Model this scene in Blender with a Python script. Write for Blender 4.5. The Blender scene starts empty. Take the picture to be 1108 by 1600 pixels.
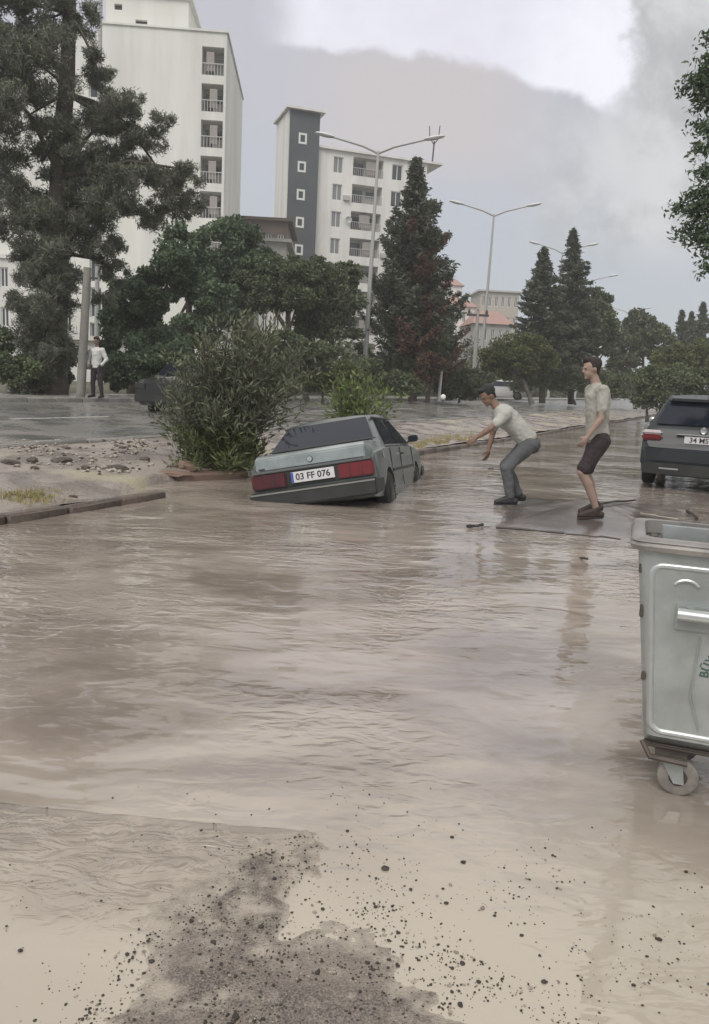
import bpy, bmesh, math, random
import numpy as np
from mathutils import Vector, Matrix, Euler, noise

# ------------------------------------------------------------------ camera
S = bpy.context.scene
COL = S.collection
H = 1.47
FPX = 1250.0
PITCH = math.atan(206 / 1250)
ROLL = math.radians(2.8)
cf = np.array([0, math.cos(PITCH), -math.sin(PITCH)])
_r0 = np.array([1.0, 0, 0]); _u0 = np.array([0, math.sin(PITCH), math.cos(PITCH)])
cr = _r0 * math.cos(ROLL) + _u0 * math.sin(ROLL)
cu = -_r0 * math.sin(ROLL) + _u0 * math.cos(ROLL)
cam_d = bpy.data.cameras.new('camera')
cam = bpy.data.objects.new('camera', cam_d); COL.objects.link(cam)
cam_d.sensor_fit = 'VERTICAL'; cam_d.sensor_height = 36.0; cam_d.lens = FPX * 36 / 1600
cam_d.clip_start = 0.05; cam_d.clip_end = 3000
M = Matrix(((cr[0], cu[0], -cf[0], 0), (cr[1], cu[1], -cf[1], 0), (cr[2], cu[2], -cf[2], H), (0, 0, 0, 1)))
cam.matrix_world = M
S.camera = cam

# ------------------------------------------------------------------ world
SUN_EL, SUN_AZ = 46.0, 205.0      # degrees; azimuth clockwise from +Y (behind the viewer, through cloud)
world = bpy.data.worlds.new("World"); S.world = world; world.use_nodes = True
wt = world.node_tree; wn = wt.nodes; wl = wt.links
for n in list(wn): wn.remove(n)
class G:
    """small node helper"""
    def __init__(s, tree): s.t = tree
    def n(s, typ, **kw):
        nd = s.t.nodes.new(typ)
        for k, v in kw.items():
            if k.startswith('_'): setattr(nd, k[1:], v)
        return nd
    def l(s, a, b): s.t.links.new(a, b)
    def put(s, sock, v):
        if hasattr(v, 'is_linked') or hasattr(v, 'links'): s.l(v, sock)
        else: sock.default_value = v
    def m(s, op, a, b=0.0, c=0.0, clamp=False):
        nd = s.t.nodes.new('ShaderNodeMath'); nd.operation = op; nd.use_clamp = clamp
        s.put(nd.inputs[0], a); s.put(nd.inputs[1], b); s.put(nd.inputs[2], c)
        return nd.outputs[0]
    def ss(s, x, lo, hi):
        nd = s.t.nodes.new('ShaderNodeMapRange'); nd.interpolation_type = 'SMOOTHSTEP'
        s.put(nd.inputs[0], x); nd.inputs[1].default_value = lo; nd.inputs[2].default_value = hi
        return nd.outputs[0]
    def mix(s, f, a, b, blend='MIX'):
        nd = s.t.nodes.new('ShaderNodeMix'); nd.data_type = 'RGBA'; nd.blend_type = blend
        s.put(nd.inputs[0], f)
        for sk, v in ((nd.inputs[6], a), (nd.inputs[7], b)):
            if isinstance(v, (tuple, list)): v = tuple(v[:3]) + (1.0,)
            s.put(sk, v)
        return nd.outputs[2]
    def noise(s, vec, scale, detail=4, rough=.55, dist=0.0):
        nd = s.t.nodes.new('ShaderNodeTexNoise')
        if vec is not None: s.l(vec, nd.inputs['Vector'])
        nd.inputs['Scale'].default_value = scale; nd.inputs['Detail'].default_value = detail
        nd.inputs['Roughness'].default_value = rough; nd.inputs['Distortion'].default_value = dist
        return nd.outputs[0]
g = G(wt)
tc = wn.new('ShaderNodeTexCoord')
sep = wn.new('ShaderNodeSeparateXYZ'); g.l(tc.outputs['Generated'], sep.inputs[0])
az = g.m('MULTIPLY', g.m('ARCTAN2', sep.outputs[0], sep.outputs[1]), 57.2958)
el = g.m('MULTIPLY', g.m('ARCSINE', sep.outputs[2]), 57.2958)
nz1 = g.noise(tc.outputs['Generated'], 3.2, 7, .62, .3)
nz2 = g.noise(tc.outputs['Generated'], 9.0, 6, .6, .2)
nz3 = g.noise(tc.outputs['Generated'], 1.4, 3, .5, .0)
sky = wn.new('ShaderNodeTexSky'); sky.sky_type = 'NISHITA'; sky.sun_disc = False
sky.sun_elevation = math.radians(SUN_EL); sky.sun_rotation = math.radians(SUN_AZ)
def K(r, gg, b, k=10.0): return (r * k, gg * k, b * k, 1)
low = K(.43, .47, .52); lav = K(.47, .47, .515); grey = K(.41, .415, .415); pink = K(.535, .49, .48); white = K(.88, .88, .94)
cream = K(1.12, 1.06, .97)
# layered overcast: blue grey band low, lavender and pinkish masses above
c = g.mix(g.ss(g.m('ADD', el, g.m('MULTIPLY', g.m('SUBTRACT', nz1, .5), 16)), 5, 17), low, lav)
pm = g.m('MULTIPLY', g.ss(g.m('ABSOLUTE', g.m('SUBTRACT', az, 3)), 11, 3), g.ss(g.m('ABSOLUTE', g.m('SUBTRACT', el, 17.5)), 5.5, 1.5))
c = g.mix(g.m('MULTIPLY', pm, .8), c, pink)
gm = g.ss(g.m('ADD', az, g.m('MULTIPLY', g.m('SUBTRACT', nz1, .5), 26)), 9, 17)
gm = g.m('MULTIPLY', gm, g.ss(g.m('ADD', el, g.m('MULTIPLY', nz3, 6)), 10, 15))
c = g.mix(gm, c, g.mix(g.ss(nz2, .40, .62), grey, K(.60, .60, .60)))
# bright opening in the cloud, its lower rim sagging to the right
rim = g.m('SUBTRACT', 20.3, g.m('MULTIPLY', g.m('POWER', g.m('MAXIMUM', g.m('SUBTRACT', az, 5), 0), 1.3), .15))
e1 = g.m('SUBTRACT', el, rim)
e1 = g.m('ADD', e1, g.m('MULTIPLY', g.m('SUBTRACT', nz2, .5), 3.0))
wm = g.ss(e1, -.2, .5)
aw = g.m('ADD', az, g.m('MULTIPLY', g.m('SUBTRACT', nz1, .5), 10))
wm = g.m('MULTIPLY', wm, g.ss(aw, -8, -4))
wm = g.m('MULTIPLY', wm, g.ss(g.m('ADD', aw, g.m('MULTIPLY', g.m('SUBTRACT', nz2, .5), 18)), 16.8, 13.8))
up = g.ss(g.m('ADD', el, g.m('MULTIPLY', g.m('SUBTRACT', nz1, .5), 20)), 27, 34)
wv = g.mix(g.ss(nz1, .35, .65), white, K(.72, .71, .79))
c = g.mix(g.m('MULTIPLY', wm, .93), c, wv)
# overhead: broken, slightly warmer cloud deck
over = g.mix(g.ss(nz3, .36, .60), K(.66, .64, .64), cream)
c = g.mix(up, c, over)
fin = g.mix(.93, sky.outputs[0], c)
bg = wn.new('ShaderNodeBackground'); g.l(fin, bg.inputs[0]); bg.inputs[1].default_value = 0.1
wo = wn.new('ShaderNodeOutputWorld'); g.l(bg.outputs[0], wo.inputs[0])
# ------------------------------------------------------------------ sun behind the cloud
sd = bpy.data.lights.new('sun', 'SUN'); sd.energy = 1.4; sd.angle = math.radians(35); sd.color = (1, .96, .9)
so = bpy.data.objects.new('sun', sd); COL.objects.link(so)
_a, _e = math.radians(SUN_AZ), math.radians(SUN_EL)
so.rotation_euler = Vector((math.sin(_a) * math.cos(_e), math.cos(_a) * math.cos(_e), math.sin(_e))).to_track_quat('Z', 'Y').to_euler()
S.view_settings.view_transform = 'Standard'; S.view_settings.look = 'None'
S.view_settings.exposure = 0.30; S.view_settings.gamma = 1.0; S.view_settings.use_curve_mapping = False
S.render.engine = 'CYCLES'
S.cycles.max_bounces = 6; S.cycles.transparent_max_bounces = 12; S.cycles.volume_bounces = 1
S.cycles.volume_max_steps = 64

# ------------------------------------------------------------------ survey helpers
def ray(x, y): return cf + (x - 554) / FPX * cr - (y - 800) / FPX * cu
def gp(x, y, z=0.0):
    d = ray(x, y); t = (z - H) / d[2]; return Vector(d * t) + Vector((0, 0, H))
def dp(x, y, Y):
    d = ray(x, y); return Vector(d * (Y / d[1])) + Vector((0, 0, H))
RA = math.radians(25.96)                       # the street runs this far to the right
RD = Vector((math.sin(RA), math.cos(RA), 0)); LD = Vector((-math.cos(RA), math.sin(RA), 0))
def st(s, t, z=0.0): return RD * s + LD * t + Vector((0, 0, z))
def to_st(x, y): return x * RD.x + y * RD.y, x * LD.x + y * LD.y
T_K, T_M, T_F, T_P = 6.12, 9.45, 17.45, 20.4    # median kerb, far median edge, far kerb, back of pavement
Z_M, Z_R0, Z_R1, Z_P = .10, .24, .46, .57
def sstep(a, b, x):
    x = max(0., min(1., (x - a) / (b - a))); return x * x * (3 - 2 * x)
def nz(x, y, z=0.0): return noise.noise(Vector((x, y, z)))
def med_h(s, t):
    h = Z_M + (Z_R0 + .05 - Z_M) * sstep(T_K + .2, T_M, t)
    h += .035 * nz(s * .5, t * 1.4, 3) + .022 * nz(s * 1.7, t * 3.5, 7) + .010 * nz(s * 5, t * 8, 1)
    if s < 60:
        # washed-out breach beside the sunken car
        w = sstep(7.2, 8.0, s + .5 * nz(s, t, 5)) * (1 - sstep(12.5, 14.0, s)) * (1 - sstep(6.95, 7.15, t + .25 * nz(s * .8, 0, 9) - .12 * (s - 10)))
        h = h * (1 - w) - .16 * w
        w2 = (1 - sstep(6.6, 7.6, t + .3 * nz(s * .6, 1, 2))) * (1 - sstep(7.0, 8, s))
        h -= .045 * w2
    return h
def terr(x, y):
    s, t = to_st(x, y)
    if t < T_K: return 0.0
    if t < T_M: return max(0.0, med_h(s, t))
    if t < T_F: return Z_R0 + (Z_R1 - Z_R0) * (t - T_M) / (T_F - T_M)
    return Z_P
def gnd(px, py):
    d = ray(px, py); k = 1.5
    for i in range(6000):
        x, y, z = d[0] * k, d[1] * k, H + d[2] * k
        if z <= terr(x, y): return Vector((x, y, terr(x, y)))
        k *= 1.002
    return Vector((x, y, z))

# ------------------------------------------------------------------ materials
MATS = {}
def mat(name, col, rough=.6, metal=0., spec=.5, bump=0., bscale=20., var=0., vscale=3., col2=None, coord='Object', tint=False, trans=0., emit=None, coat=0., stretch=None):
    if name in MATS: return MATS[name]
    m = bpy.data.materials.new(name); m.use_nodes = True; MATS[name] = m
    t = m.node_tree; h = G(t); b = t.nodes['Principled BSDF']
    b.inputs['Roughness'].default_value = rough; b.inputs['Metallic'].default_value = metal
    b.inputs['Specular IOR Level'].default_value = spec
    if coat: b.inputs['Coat Weight'].default_value = coat; b.inputs['Coat Roughness'].default_value = .08
    tcn = t.nodes.new('ShaderNodeTexCoord'); vec = tcn.outputs[coord]
    if coord == 'World':
        pass
    if stretch:
        mp = t.nodes.new('ShaderNodeMapping'); mp.inputs['Scale'].default_value = stretch; h.l(vec, mp.inputs[0]); vec = mp.outputs[0]
    c = tuple(col) + (1,)
    if col2 or var:
        c2 = tuple(col2) if col2 else tuple(max(0, v * (1 - var)) for v in col)
        f = h.ss(h.noise(vec, vscale, 5, .6), .35, .65)
        c = h.mix(f, col, c2)
    if tint:
        at = t.nodes.new('ShaderNodeAttribute'); at.attribute_name = 'tint'
        f = at.outputs['Fac']
        c = h.mix(h.m('MULTIPLY', f, 1.0), c, tuple(min(1, v * 2.0) for v in (col2 or col)))
    h.put(b.inputs['Base Color'], c)
    if bump:
        bp = t.nodes.new('ShaderNodeBump'); bp.inputs['Strength'].default_value = bump; bp.inputs['Distance'].default_value = .02
        h.l(h.noise(vec, bscale, 6, .6), bp.inputs['Height']); h.l(bp.outputs[0], b.inputs['Normal'])
    if trans: b.inputs['Transmission Weight'].default_value = trans
    if emit: b.inputs['Emission Color'].default_value = tuple(emit[:3]) + (1,); b.inputs['Emission Strength'].default_value = emit[3]
    return m
def geo_pos(t):
    n = t.nodes.new('ShaderNodeNewGeometry'); return n.outputs['Position']

# muddy flood water
def water_material():
    m = bpy.data.materials.new('muddy_water'); m.use_nodes = True; t = m.node_tree; h = G(t)
    b = t.nodes['Principled BSDF']; pos = geo_pos(t)
    mp = t.nodes.new('ShaderNodeMapping'); mp.inputs['Rotation'].default_value = (0, 0, math.radians(8)); mp.inputs['Scale'].default_value = (.55, 1, 1)
    h.l(pos, mp.inputs[0])
    w = t.nodes.new('ShaderNodeTexWave')
    big = h.noise(pos, .55, 3, .5)
    silt = h.noise(mp.outputs[0], 1.3, 5, .6, .6)
    base = h.mix(h.ss(silt, .36, .64), (.225, .19, .162), (.365, .318, .272))
    at = t.nodes.new('ShaderNodeAttribute'); at.attribute_name = 'shallow'
    base = h.mix(at.outputs['Fac'], base, (.425, .38, .31))
    a2 = t.nodes.new('ShaderNodeAttribute'); a2.attribute_name = 'thin'; a3 = t.nodes.new('ShaderNodeAttribute'); a3.attribute_name = 'turb'
    base = h.mix(h.m('MULTIPLY', a2.outputs['Fac'], h.m('MULTIPLY_ADD', h.ss(h.noise(pos, 5, 4, .6, .8), .35, .65), .55, .25)), base, (.27, .23, .19))
    h.l(base, b.inputs['Base Color'])
    t.nodes.remove(w)
    b.inputs['IOR'].default_value = 1.55
    b.inputs['Roughness'].default_value = .05
    b.inputs['Specular IOR Level'].default_value = .75
    r1 = h.noise(mp.outputs[0], 12, 2, .45, .7)
    r2 = h.noise(mp.outputs[0], 26, 2, .45, .5)
    r3 = h.noise(mp.outputs[0], 4.4, 2, .45, .5)
    patch = h.ss(big, .44, .60)
    hh = h.m('ADD', h.m('MULTIPLY', r1, h.m('MULTIPLY_ADD', patch, 1.5, .10)), h.m('MULTIPLY', r2, h.m('MULTIPLY', patch, .28)))
    hh = h.m('ADD', hh, h.m('MULTIPLY', r3, 1.15))
    tb = h.noise(mp.outputs[0], 13, 3, .5, 1.2); hh = h.m('ADD', hh, h.m('MULTIPLY', h.m('MULTIPLY', tb, a3.outputs['Fac']), 10.0))
    calm = h.m('SUBTRACT', 1.0, h.m('MULTIPLY', at.outputs['Fac'], .75))
    bp = t.nodes.new('ShaderNodeBump'); bp.inputs['Distance'].default_value = .0098
    h.l(h.m('MULTIPLY', calm, 1.0), bp.inputs['Strength'])
    h.l(hh, bp.inputs['Height']); h.l(bp.outputs[0], b.inputs['Normal'])
    return m
def wet_asphalt(name, c1, c2, scale=3.0, bump=.5, rlo=.08, rhi=.5, silt=None):
    m = bpy.data.materials.new(name); m.use_nodes = True; t = m.node_tree; h = G(t)
    b = t.nodes['Principled BSDF']; pos = geo_pos(t)
    n1 = h.noise(pos, scale, 5, .6); n2 = h.noise(pos, scale * 40, 3, .6); n3 = h.noise(pos, scale * .35, 4, .6, .5)
    c = h.mix(h.ss(n2, .35, .7), c1, c2)
    if silt: c = h.mix(h.ss(n3, .42, .62), c, silt)
    h.l(c, b.inputs['Base Color'])
    mr = t.nodes.new('ShaderNodeMapRange'); h.l(n1, mr.inputs[0]); mr.inputs[1].default_value = .4; mr.inputs[2].default_value = .6
    mr.inputs[3].default_value = rlo; mr.inputs[4].default_value = rhi; h.l(mr.outputs[0], b.inputs['Roughness'])
    bp = t.nodes.new('ShaderNodeBump'); bp.inputs['Strength'].default_value = bump; bp.inputs['Distance'].default_value = .006
    h.l(n2, bp.inputs['Height']); h.l(bp.outputs[0], b.inputs['Normal'])
    return m
M_water = water_material()
M_bed = wet_asphalt('road_bed', (.05, .047, .045), (.12, .105, .09))
M_far = wet_asphalt('far_asphalt', (.13, .13, .125), (.20, .20, .19), 1.5, .25, .12, .4, silt=(.23, .215, .195))
M_slab = wet_asphalt('broken_asphalt', (.10, .083, .08), (.19, .16, .15), 2.0, .2, .03, .16, silt=(.27, .23, .205))
M_pave = wet_asphalt('pavement', (.24, .235, .22), (.32, .31, .29), 2, .3, .2, .6)

TS = bpy.data.scenes.new('workbench')
# ------------------------------------------------------------------ mesh builder
class MB:
    def __init__(s): s.v = []; s.f = []
    def quad(s, a, b, c, d):
        n = len(s.v); s.v += [tuple(a), tuple(b), tuple(c), tuple(d)]; s.f.append((n, n + 1, n + 2, n + 3)); return s
    def poly(s, pts):
        n = len(s.v); s.v += [tuple(p) for p in pts]; s.f.append(tuple(range(n, n + len(pts)))); return s
    def box(s, x0, x1, y0, y1, z0, z1, M=None):
        n = len(s.v)
        P = [(x0, y0, z0), (x1, y0, z0), (x1, y1, z0), (x0, y1, z0), (x0, y0, z1), (x1, y0, z1), (x1, y1, z1), (x0, y1, z1)]
        if M is not None: P = [tuple(M @ Vector(p)) for p in P]
        s.v += P
        s.f += [tuple(n + i for i in q) for q in ((0, 3, 2, 1), (4, 5, 6, 7), (0, 1, 5, 4), (1, 2, 6, 5), (2, 3, 7, 6), (3, 0, 4, 7))]
        return s
    def rings(s, R, closed=False, caps=True):
        n0 = len(s.v); k = len(R[0])
        for r in R: s.v += [tuple(p) for p in r]
        for i in range(len(R) - 1):
            for j in range(k):
                a = n0 + i * k + j; b = n0 + i * k + (j + 1) % k
                s.f.append((a, b, b + k, a + k))
        if caps:
            s.f.append(tuple(n0 + j for j in range(k))[::-1]); s.f.append(tuple(n0 + (len(R) - 1) * k + j for j in range(k)))
        return s
    def tube(s, pts, rad, n=8, caps=True):
        pts = [Vector(p) for p in pts]
        if not isinstance(rad, (list, tuple)): rad = [rad] * len(pts)
        R = []
        ref = None
        for i, p in enumerate(pts):
            d = (pts[min(i + 1, len(pts) - 1)] - pts[max(i - 1, 0)]).normalized()
            if ref is None: ref = Vector((0, 0, 1)) if abs(d.z) < .9 else Vector((1, 0, 0))
            a = d.cross(ref).normalized(); b = d.cross(a).normalized(); ref = b.cross(d) * 1.0 if False else ref
            R.append([p + (a * math.cos(2 * math.pi * j / n) + b * math.sin(2 * math.pi * j / n)) * rad[i] for j in range(n)])
        return s.rings(R, caps=caps)
    def cap(s, p0, p1, r0, r1, n=10, flat=1.0, side=None):
        p0 = Vector(p0); p1 = Vector(p1); d = p1 - p0; L = d.length
        d = d / L if L > 1e-6 else Vector((0, 0, 1))
        ref = Vector(side) if side else (Vector((0, 0, 1)) if abs(d.z) < .8 else Vector((1, 0, 0)))
        a = (ref - d * ref.dot(d)).normalized(); b = d.cross(a)
        R = []
        def ring(c, r): R.append([c + a * math.cos(2 * math.pi * j / n) * r + b * math.sin(2 * math.pi * j / n) * r * flat for j in range(n)])
        for th in (80, 50, 20): ring(p0 - d * r0 * math.sin(math.radians(th)), r0 * math.cos(math.radians(th)))
        for th in (20, 50, 80): ring(p1 + d * r1 * math.sin(math.radians(th)), r1 * math.cos(math.radians(th)))
        return s.rings(R)
    def ell(s, c, a, b, cc, n=12, m=7):
        c = Vector(c); a = Vector(a); b = Vector(b); cc = Vector(cc); R = []
        for i in range(m):
            th = math.pi * (i + .5) / m - math.pi / 2
            R.append([c + (a * math.cos(2 * math.pi * j / n) + b * math.sin(2 * math.pi * j / n)) * math.cos(th) + cc * math.sin(th) for j in range(n)])
        return s.rings(R)
    def lathe(s, prof, n=24, axis='x', c=(0, 0, 0)):
        c = Vector(c); R = []
        for u, r in prof:
            ring = []
            for j in range(n):
                A = 2 * math.pi * j / n; q = (u, r * math.cos(A), r * math.sin(A))
                if axis == 'z': q = (r * math.cos(A), r * math.sin(A), u)
                if axis == 'y': q = (r * math.cos(A), u, r * math.sin(A))
                ring.append(c + Vector(q))
            R.append(ring)
        return s.rings(R)
    def build(s, name, m, parent=None, sharp=35, smooth=True, remesh=None, sm=4, wrinkle=0.0, bevel=0.0):
        me = bpy.data.meshes.new(name); me.from_pydata(s.v, [], s.f); me.update()
        bm = bmesh.new(); bm.from_mesh(me); bmesh.ops.recalc_face_normals(bm, faces=bm.faces)
        bm.to_mesh(me); bm.free()
        if remesh:
            tmp = bpy.data.objects.new('tmp', me); TS.collection.objects.link(tmp)
            md = tmp.modifiers.new('r', 'REMESH'); md.mode = 'VOXEL'; md.voxel_size = remesh
            ms = tmp.modifiers.new('s', 'SMOOTH'); ms.factor = .5; ms.iterations = sm
            with bpy.context.temp_override(scene=TS, view_layer=TS.view_layers[0]):
                dg = bpy.context.evaluated_depsgraph_get(); dg.update(); me2 = bpy.data.meshes.new_from_object(tmp.evaluated_get(dg), depsgraph=dg)
            bpy.data.objects.remove(tmp); me = me2; me.name = name; sharp = 180
            me.materials.clear()
            if wrinkle:
                for v in me.vertices:
                    c = v.co; v.co = c + v.normal * wrinkle * (noise.noise(Vector((c.x * 9, c.y * 9, c.z * 7))) + .5 * noise.noise(c * 24))
        if bevel:
            bm = bmesh.new(); bm.from_mesh(me)
            ed = [e for e in bm.edges if len(e.link_faces) == 2 and e.calc_face_angle(0) > .6]
            bmesh.ops.bevel(bm, geom=ed, offset=bevel, segments=2, affect='EDGES', clamp_overlap=True)
            bm.to_mesh(me); bm.free()
        if smooth:
            bm = bmesh.new(); bm.from_mesh(me); a = math.radians(sharp)
            for f in bm.faces: f.smooth = True
            for e in bm.edges:
                if len(e.link_faces) == 2: e.smooth = e.calc_face_angle(0) < a
            bm.to_mesh(me); bm.free()
        me.materials.append(m)
        return link(name, me, parent)
def link(name, me, parent=None, loc=None, rot=None):
    o = bpy.data.objects.new(name, me); COL.objects.link(o)
    if parent is not None: o.parent = parent
    if loc is not None: o.location = loc
    if rot is not None: o.rotation_euler = rot
    return o
def tag(o, label, cat, group=None, kind=None):
    if label: o['label'] = label
    if cat: o['category'] = cat
    if group: o['group'] = group
    if kind: o['kind'] = kind
    return o
def thing(name, label, cat, loc=(0, 0, 0), rot=(0, 0, 0), group=None):
    o = bpy.data.objects.new(name, None); COL.objects.link(o); o.empty_display_size = .2
    o.location = loc; o.rotation_euler = rot
    return tag(o, label, cat, group)
def struct(o): o['kind'] = 'structure'; return o
def copy_tree(o, parent=None):
    c = o.copy(); COL.objects.link(c)
    if parent is not None: c.parent = parent
    for ch in list(o.children): copy_tree(ch, c)
    return c

# ------------------------------------------------------------------ ground sheets in street coordinates
def frange(*segs):
    out = []
    for a, b, n in segs: out += list(np.linspace(a, b, n, endpoint=False))
    out.append(segs[-1][1]); return out
def sheet(name, ss_, ts, hf, m):
    me = bpy.data.meshes.new(name); V = []; Fc = []
    for t in ts:
        for s in ss_: V.append(tuple(st(s, t, hf(s, t))))
    k = len(ss_)
    for i in range(len(ts) - 1):
        for j in range(k - 1): a = i * k + j; Fc.append((a, a + 1, a + k + 1, a + k))
    me.from_pydata(V, [], Fc); me.update()
    for p in me.polygons: p.use_smooth = True
    me.materials.append(m)
    o = link(name, me); struct(o); return o
S_long = frange((-60, 0, 12), (0, 60, 60), (60, 200, 40), (200, 1500, 12))
sheet('flooded_road', S_long, frange((-40, T_K, 20)), lambda s, t: -.08, M_bed)
mud = bpy.data.materials.new('mud'); mud.use_nodes = True
def _mud():
    t = mud.node_tree; h = G(t); b = t.nodes['Principled BSDF']; pos = geo_pos(t)
    mp = t.nodes.new('ShaderNodeMapping'); mp.inputs['Rotation'].default_value = (0, 0, -RA); h.l(pos, mp.inputs[0])
    n1 = h.noise(mp.outputs[0], 1.1, 6, .65, .5); n2 = h.noise(pos, 14, 5, .6); n3 = h.noise(mp.outputs[0], .55, 3, .5)
    c = h.mix(h.ss(n1, .38, .62), (.215, .185, .165), (.345, .305, .275))
    c = h.mix(h.ss(n2, .55, .75), c, (.17, .13, .105))
    c = h.mix(h.ss(n3, .56, .66), c, (.38, .345, .25))
    h.l(c, b.inputs['Base Color'])
    mr = t.nodes.new('ShaderNodeMapRange'); h.l(n1, mr.inputs[0]); mr.inputs[1].default_value = .4; mr.inputs[2].default_value = .62; mr.inputs[3].default_value = .10; mr.inputs[4].default_value = .6
    h.l(mr.outputs[0], b.inputs['Roughness'])
    bp = t.nodes.new('ShaderNodeBump'); bp.inputs['Strength'].default_value = .9; bp.inputs['Distance'].default_value = .03
    h.l(h.m('ADD', n2, h.m('MULTIPLY', h.noise(pos, 45, 4, .6), .4)), bp.inputs['Height']); h.l(bp.outputs[0], b.inputs['Normal'])
_mud()
sheet('median', frange((-8, 26, 300), (26, 70, 110), (70, 300, 60)), frange((T_K + .1, T_M - .05, 52)), med_h, mud)
sheet('far_road', S_long, frange((T_M - .05, T_F, 12)), lambda s, t: Z_R0 + (Z_R1 - Z_R0) * (t - T_M) / (T_F - T_M), M_far)
sheet('far_pavement', S_long, frange((T_F + .14, T_P, 4)), lambda s, t: Z_P, M_pave)
M_soil = mat('soil', (.13, .12, .09), .9, bump=.6, bscale=3, col2=(.075, .085, .045), vscale=.35)
sheet('ground', frange((-300, 0, 20), (0, 200, 60), (200, 2500, 20)), frange((T_P, 60, 20), (60, 1500, 12)), lambda s, t: Z_P - .02 + .05 * nz(s * .2, t * .2), M_soil)
sheet('near_pavement', frange((-60, 0, 12), (0, 60, 30), (60, 1500, 20)), frange((-700, -40, 6), (-40, -4.2, 8)), lambda s, t: .12, M_pave)

# foreground: the crown of the road breaking the surface, under shallow silt
Pex = [gp(*q) for q in ((478, 1288), (512, 1318), (470, 1372), (445, 1405), (470, 1450), (545, 1425), (610, 1400), (655, 1470), (760, 1500), (850, 1545), (900, 1600), (960, 1800), (60, 1800), (110, 1610), (190, 1500), (250, 1440), (330, 1390), (400, 1330))]
def sdist(x, y, P):
    ins = False; dm = 1e9; n = len(P)
    for i in range(n):
        a = P[i]; b = P[(i + 1) % n]
        if (a.y > y) != (b.y > y) and x < (b.x - a.x) * (y - a.y) / (b.y - a.y) + a.x: ins = not ins
        ex, ey = b.x - a.x, b.y - a.y; t = max(0, min(1, ((x - a.x) * ex + (y - a.y) * ey) / (ex * ex + ey * ey)))
        dm = min(dm, math.hypot(x - a.x - t * ex, y - a.y - t * ey))
    return dm if ins else -dm
def crown_h(x, y):
    d = sdist(x, y, Pex) - .20 * sstep(-.1, .4, x) + .10 * nz(x * 3, y * 3, 2) + .07 * nz(x * 11, y * 11, 5) + .03 * nz(x * 30, y * 30)
    return -.03 + .0325 * sstep(-.12, .04, d) + .005 * sstep(0, .25, d) + .005 * nz(x * 5, y * 8, 14) * sstep(-.1, .05, d) + .0045 * nz(x * 14, y * 20, 4) * sstep(-.12, .05, d) + .003 * nz(x * 45, y * 60, 4) * sstep(-.12, .02, d)
xs = np.linspace(-1.5, 1.7, 230); ys = np.linspace(.9, 3.0, 190)
V = [(x, y, crown_h(x, y)) for y in ys for x in xs]
k = len(xs); Fc = [(i * k + j, i * k + j + 1, (i + 1) * k + j + 1, (i + 1) * k + j) for i in range(len(ys) - 1) for j in range(k - 1)]
me = bpy.data.meshes.new('road_crown'); me.from_pydata(V, [], Fc)
for p in me.polygons: p.use_smooth = True
M_crown = wet_asphalt('gravelly_asphalt', (.085, .07, .06), (.25, .215, .185), 4.0, .9, .10, .4, silt=(.27, .23, .195))
_t = M_crown.node_tree; _h = G(_t); _b = _t.nodes['Principled BSDF']; _s = _t.nodes.new('ShaderNodeSeparateXYZ'); _h.l(geo_pos(_t), _s.inputs[0])
_old = _b.inputs['Base Color'].links[0].from_socket
_h.l(_h.mix(_h.ss(_h.m('ADD', _s.outputs[2], _h.m('MULTIPLY', _h.m('SUBTRACT', _h.noise(geo_pos(_t), 14, 6, .7), .5), .020)), -.0008, .0080), (.40, .355, .295), _old), _b.inputs['Base Color'])
me.materials.append(M_crown); struct(link('road_crown', me))

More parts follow.
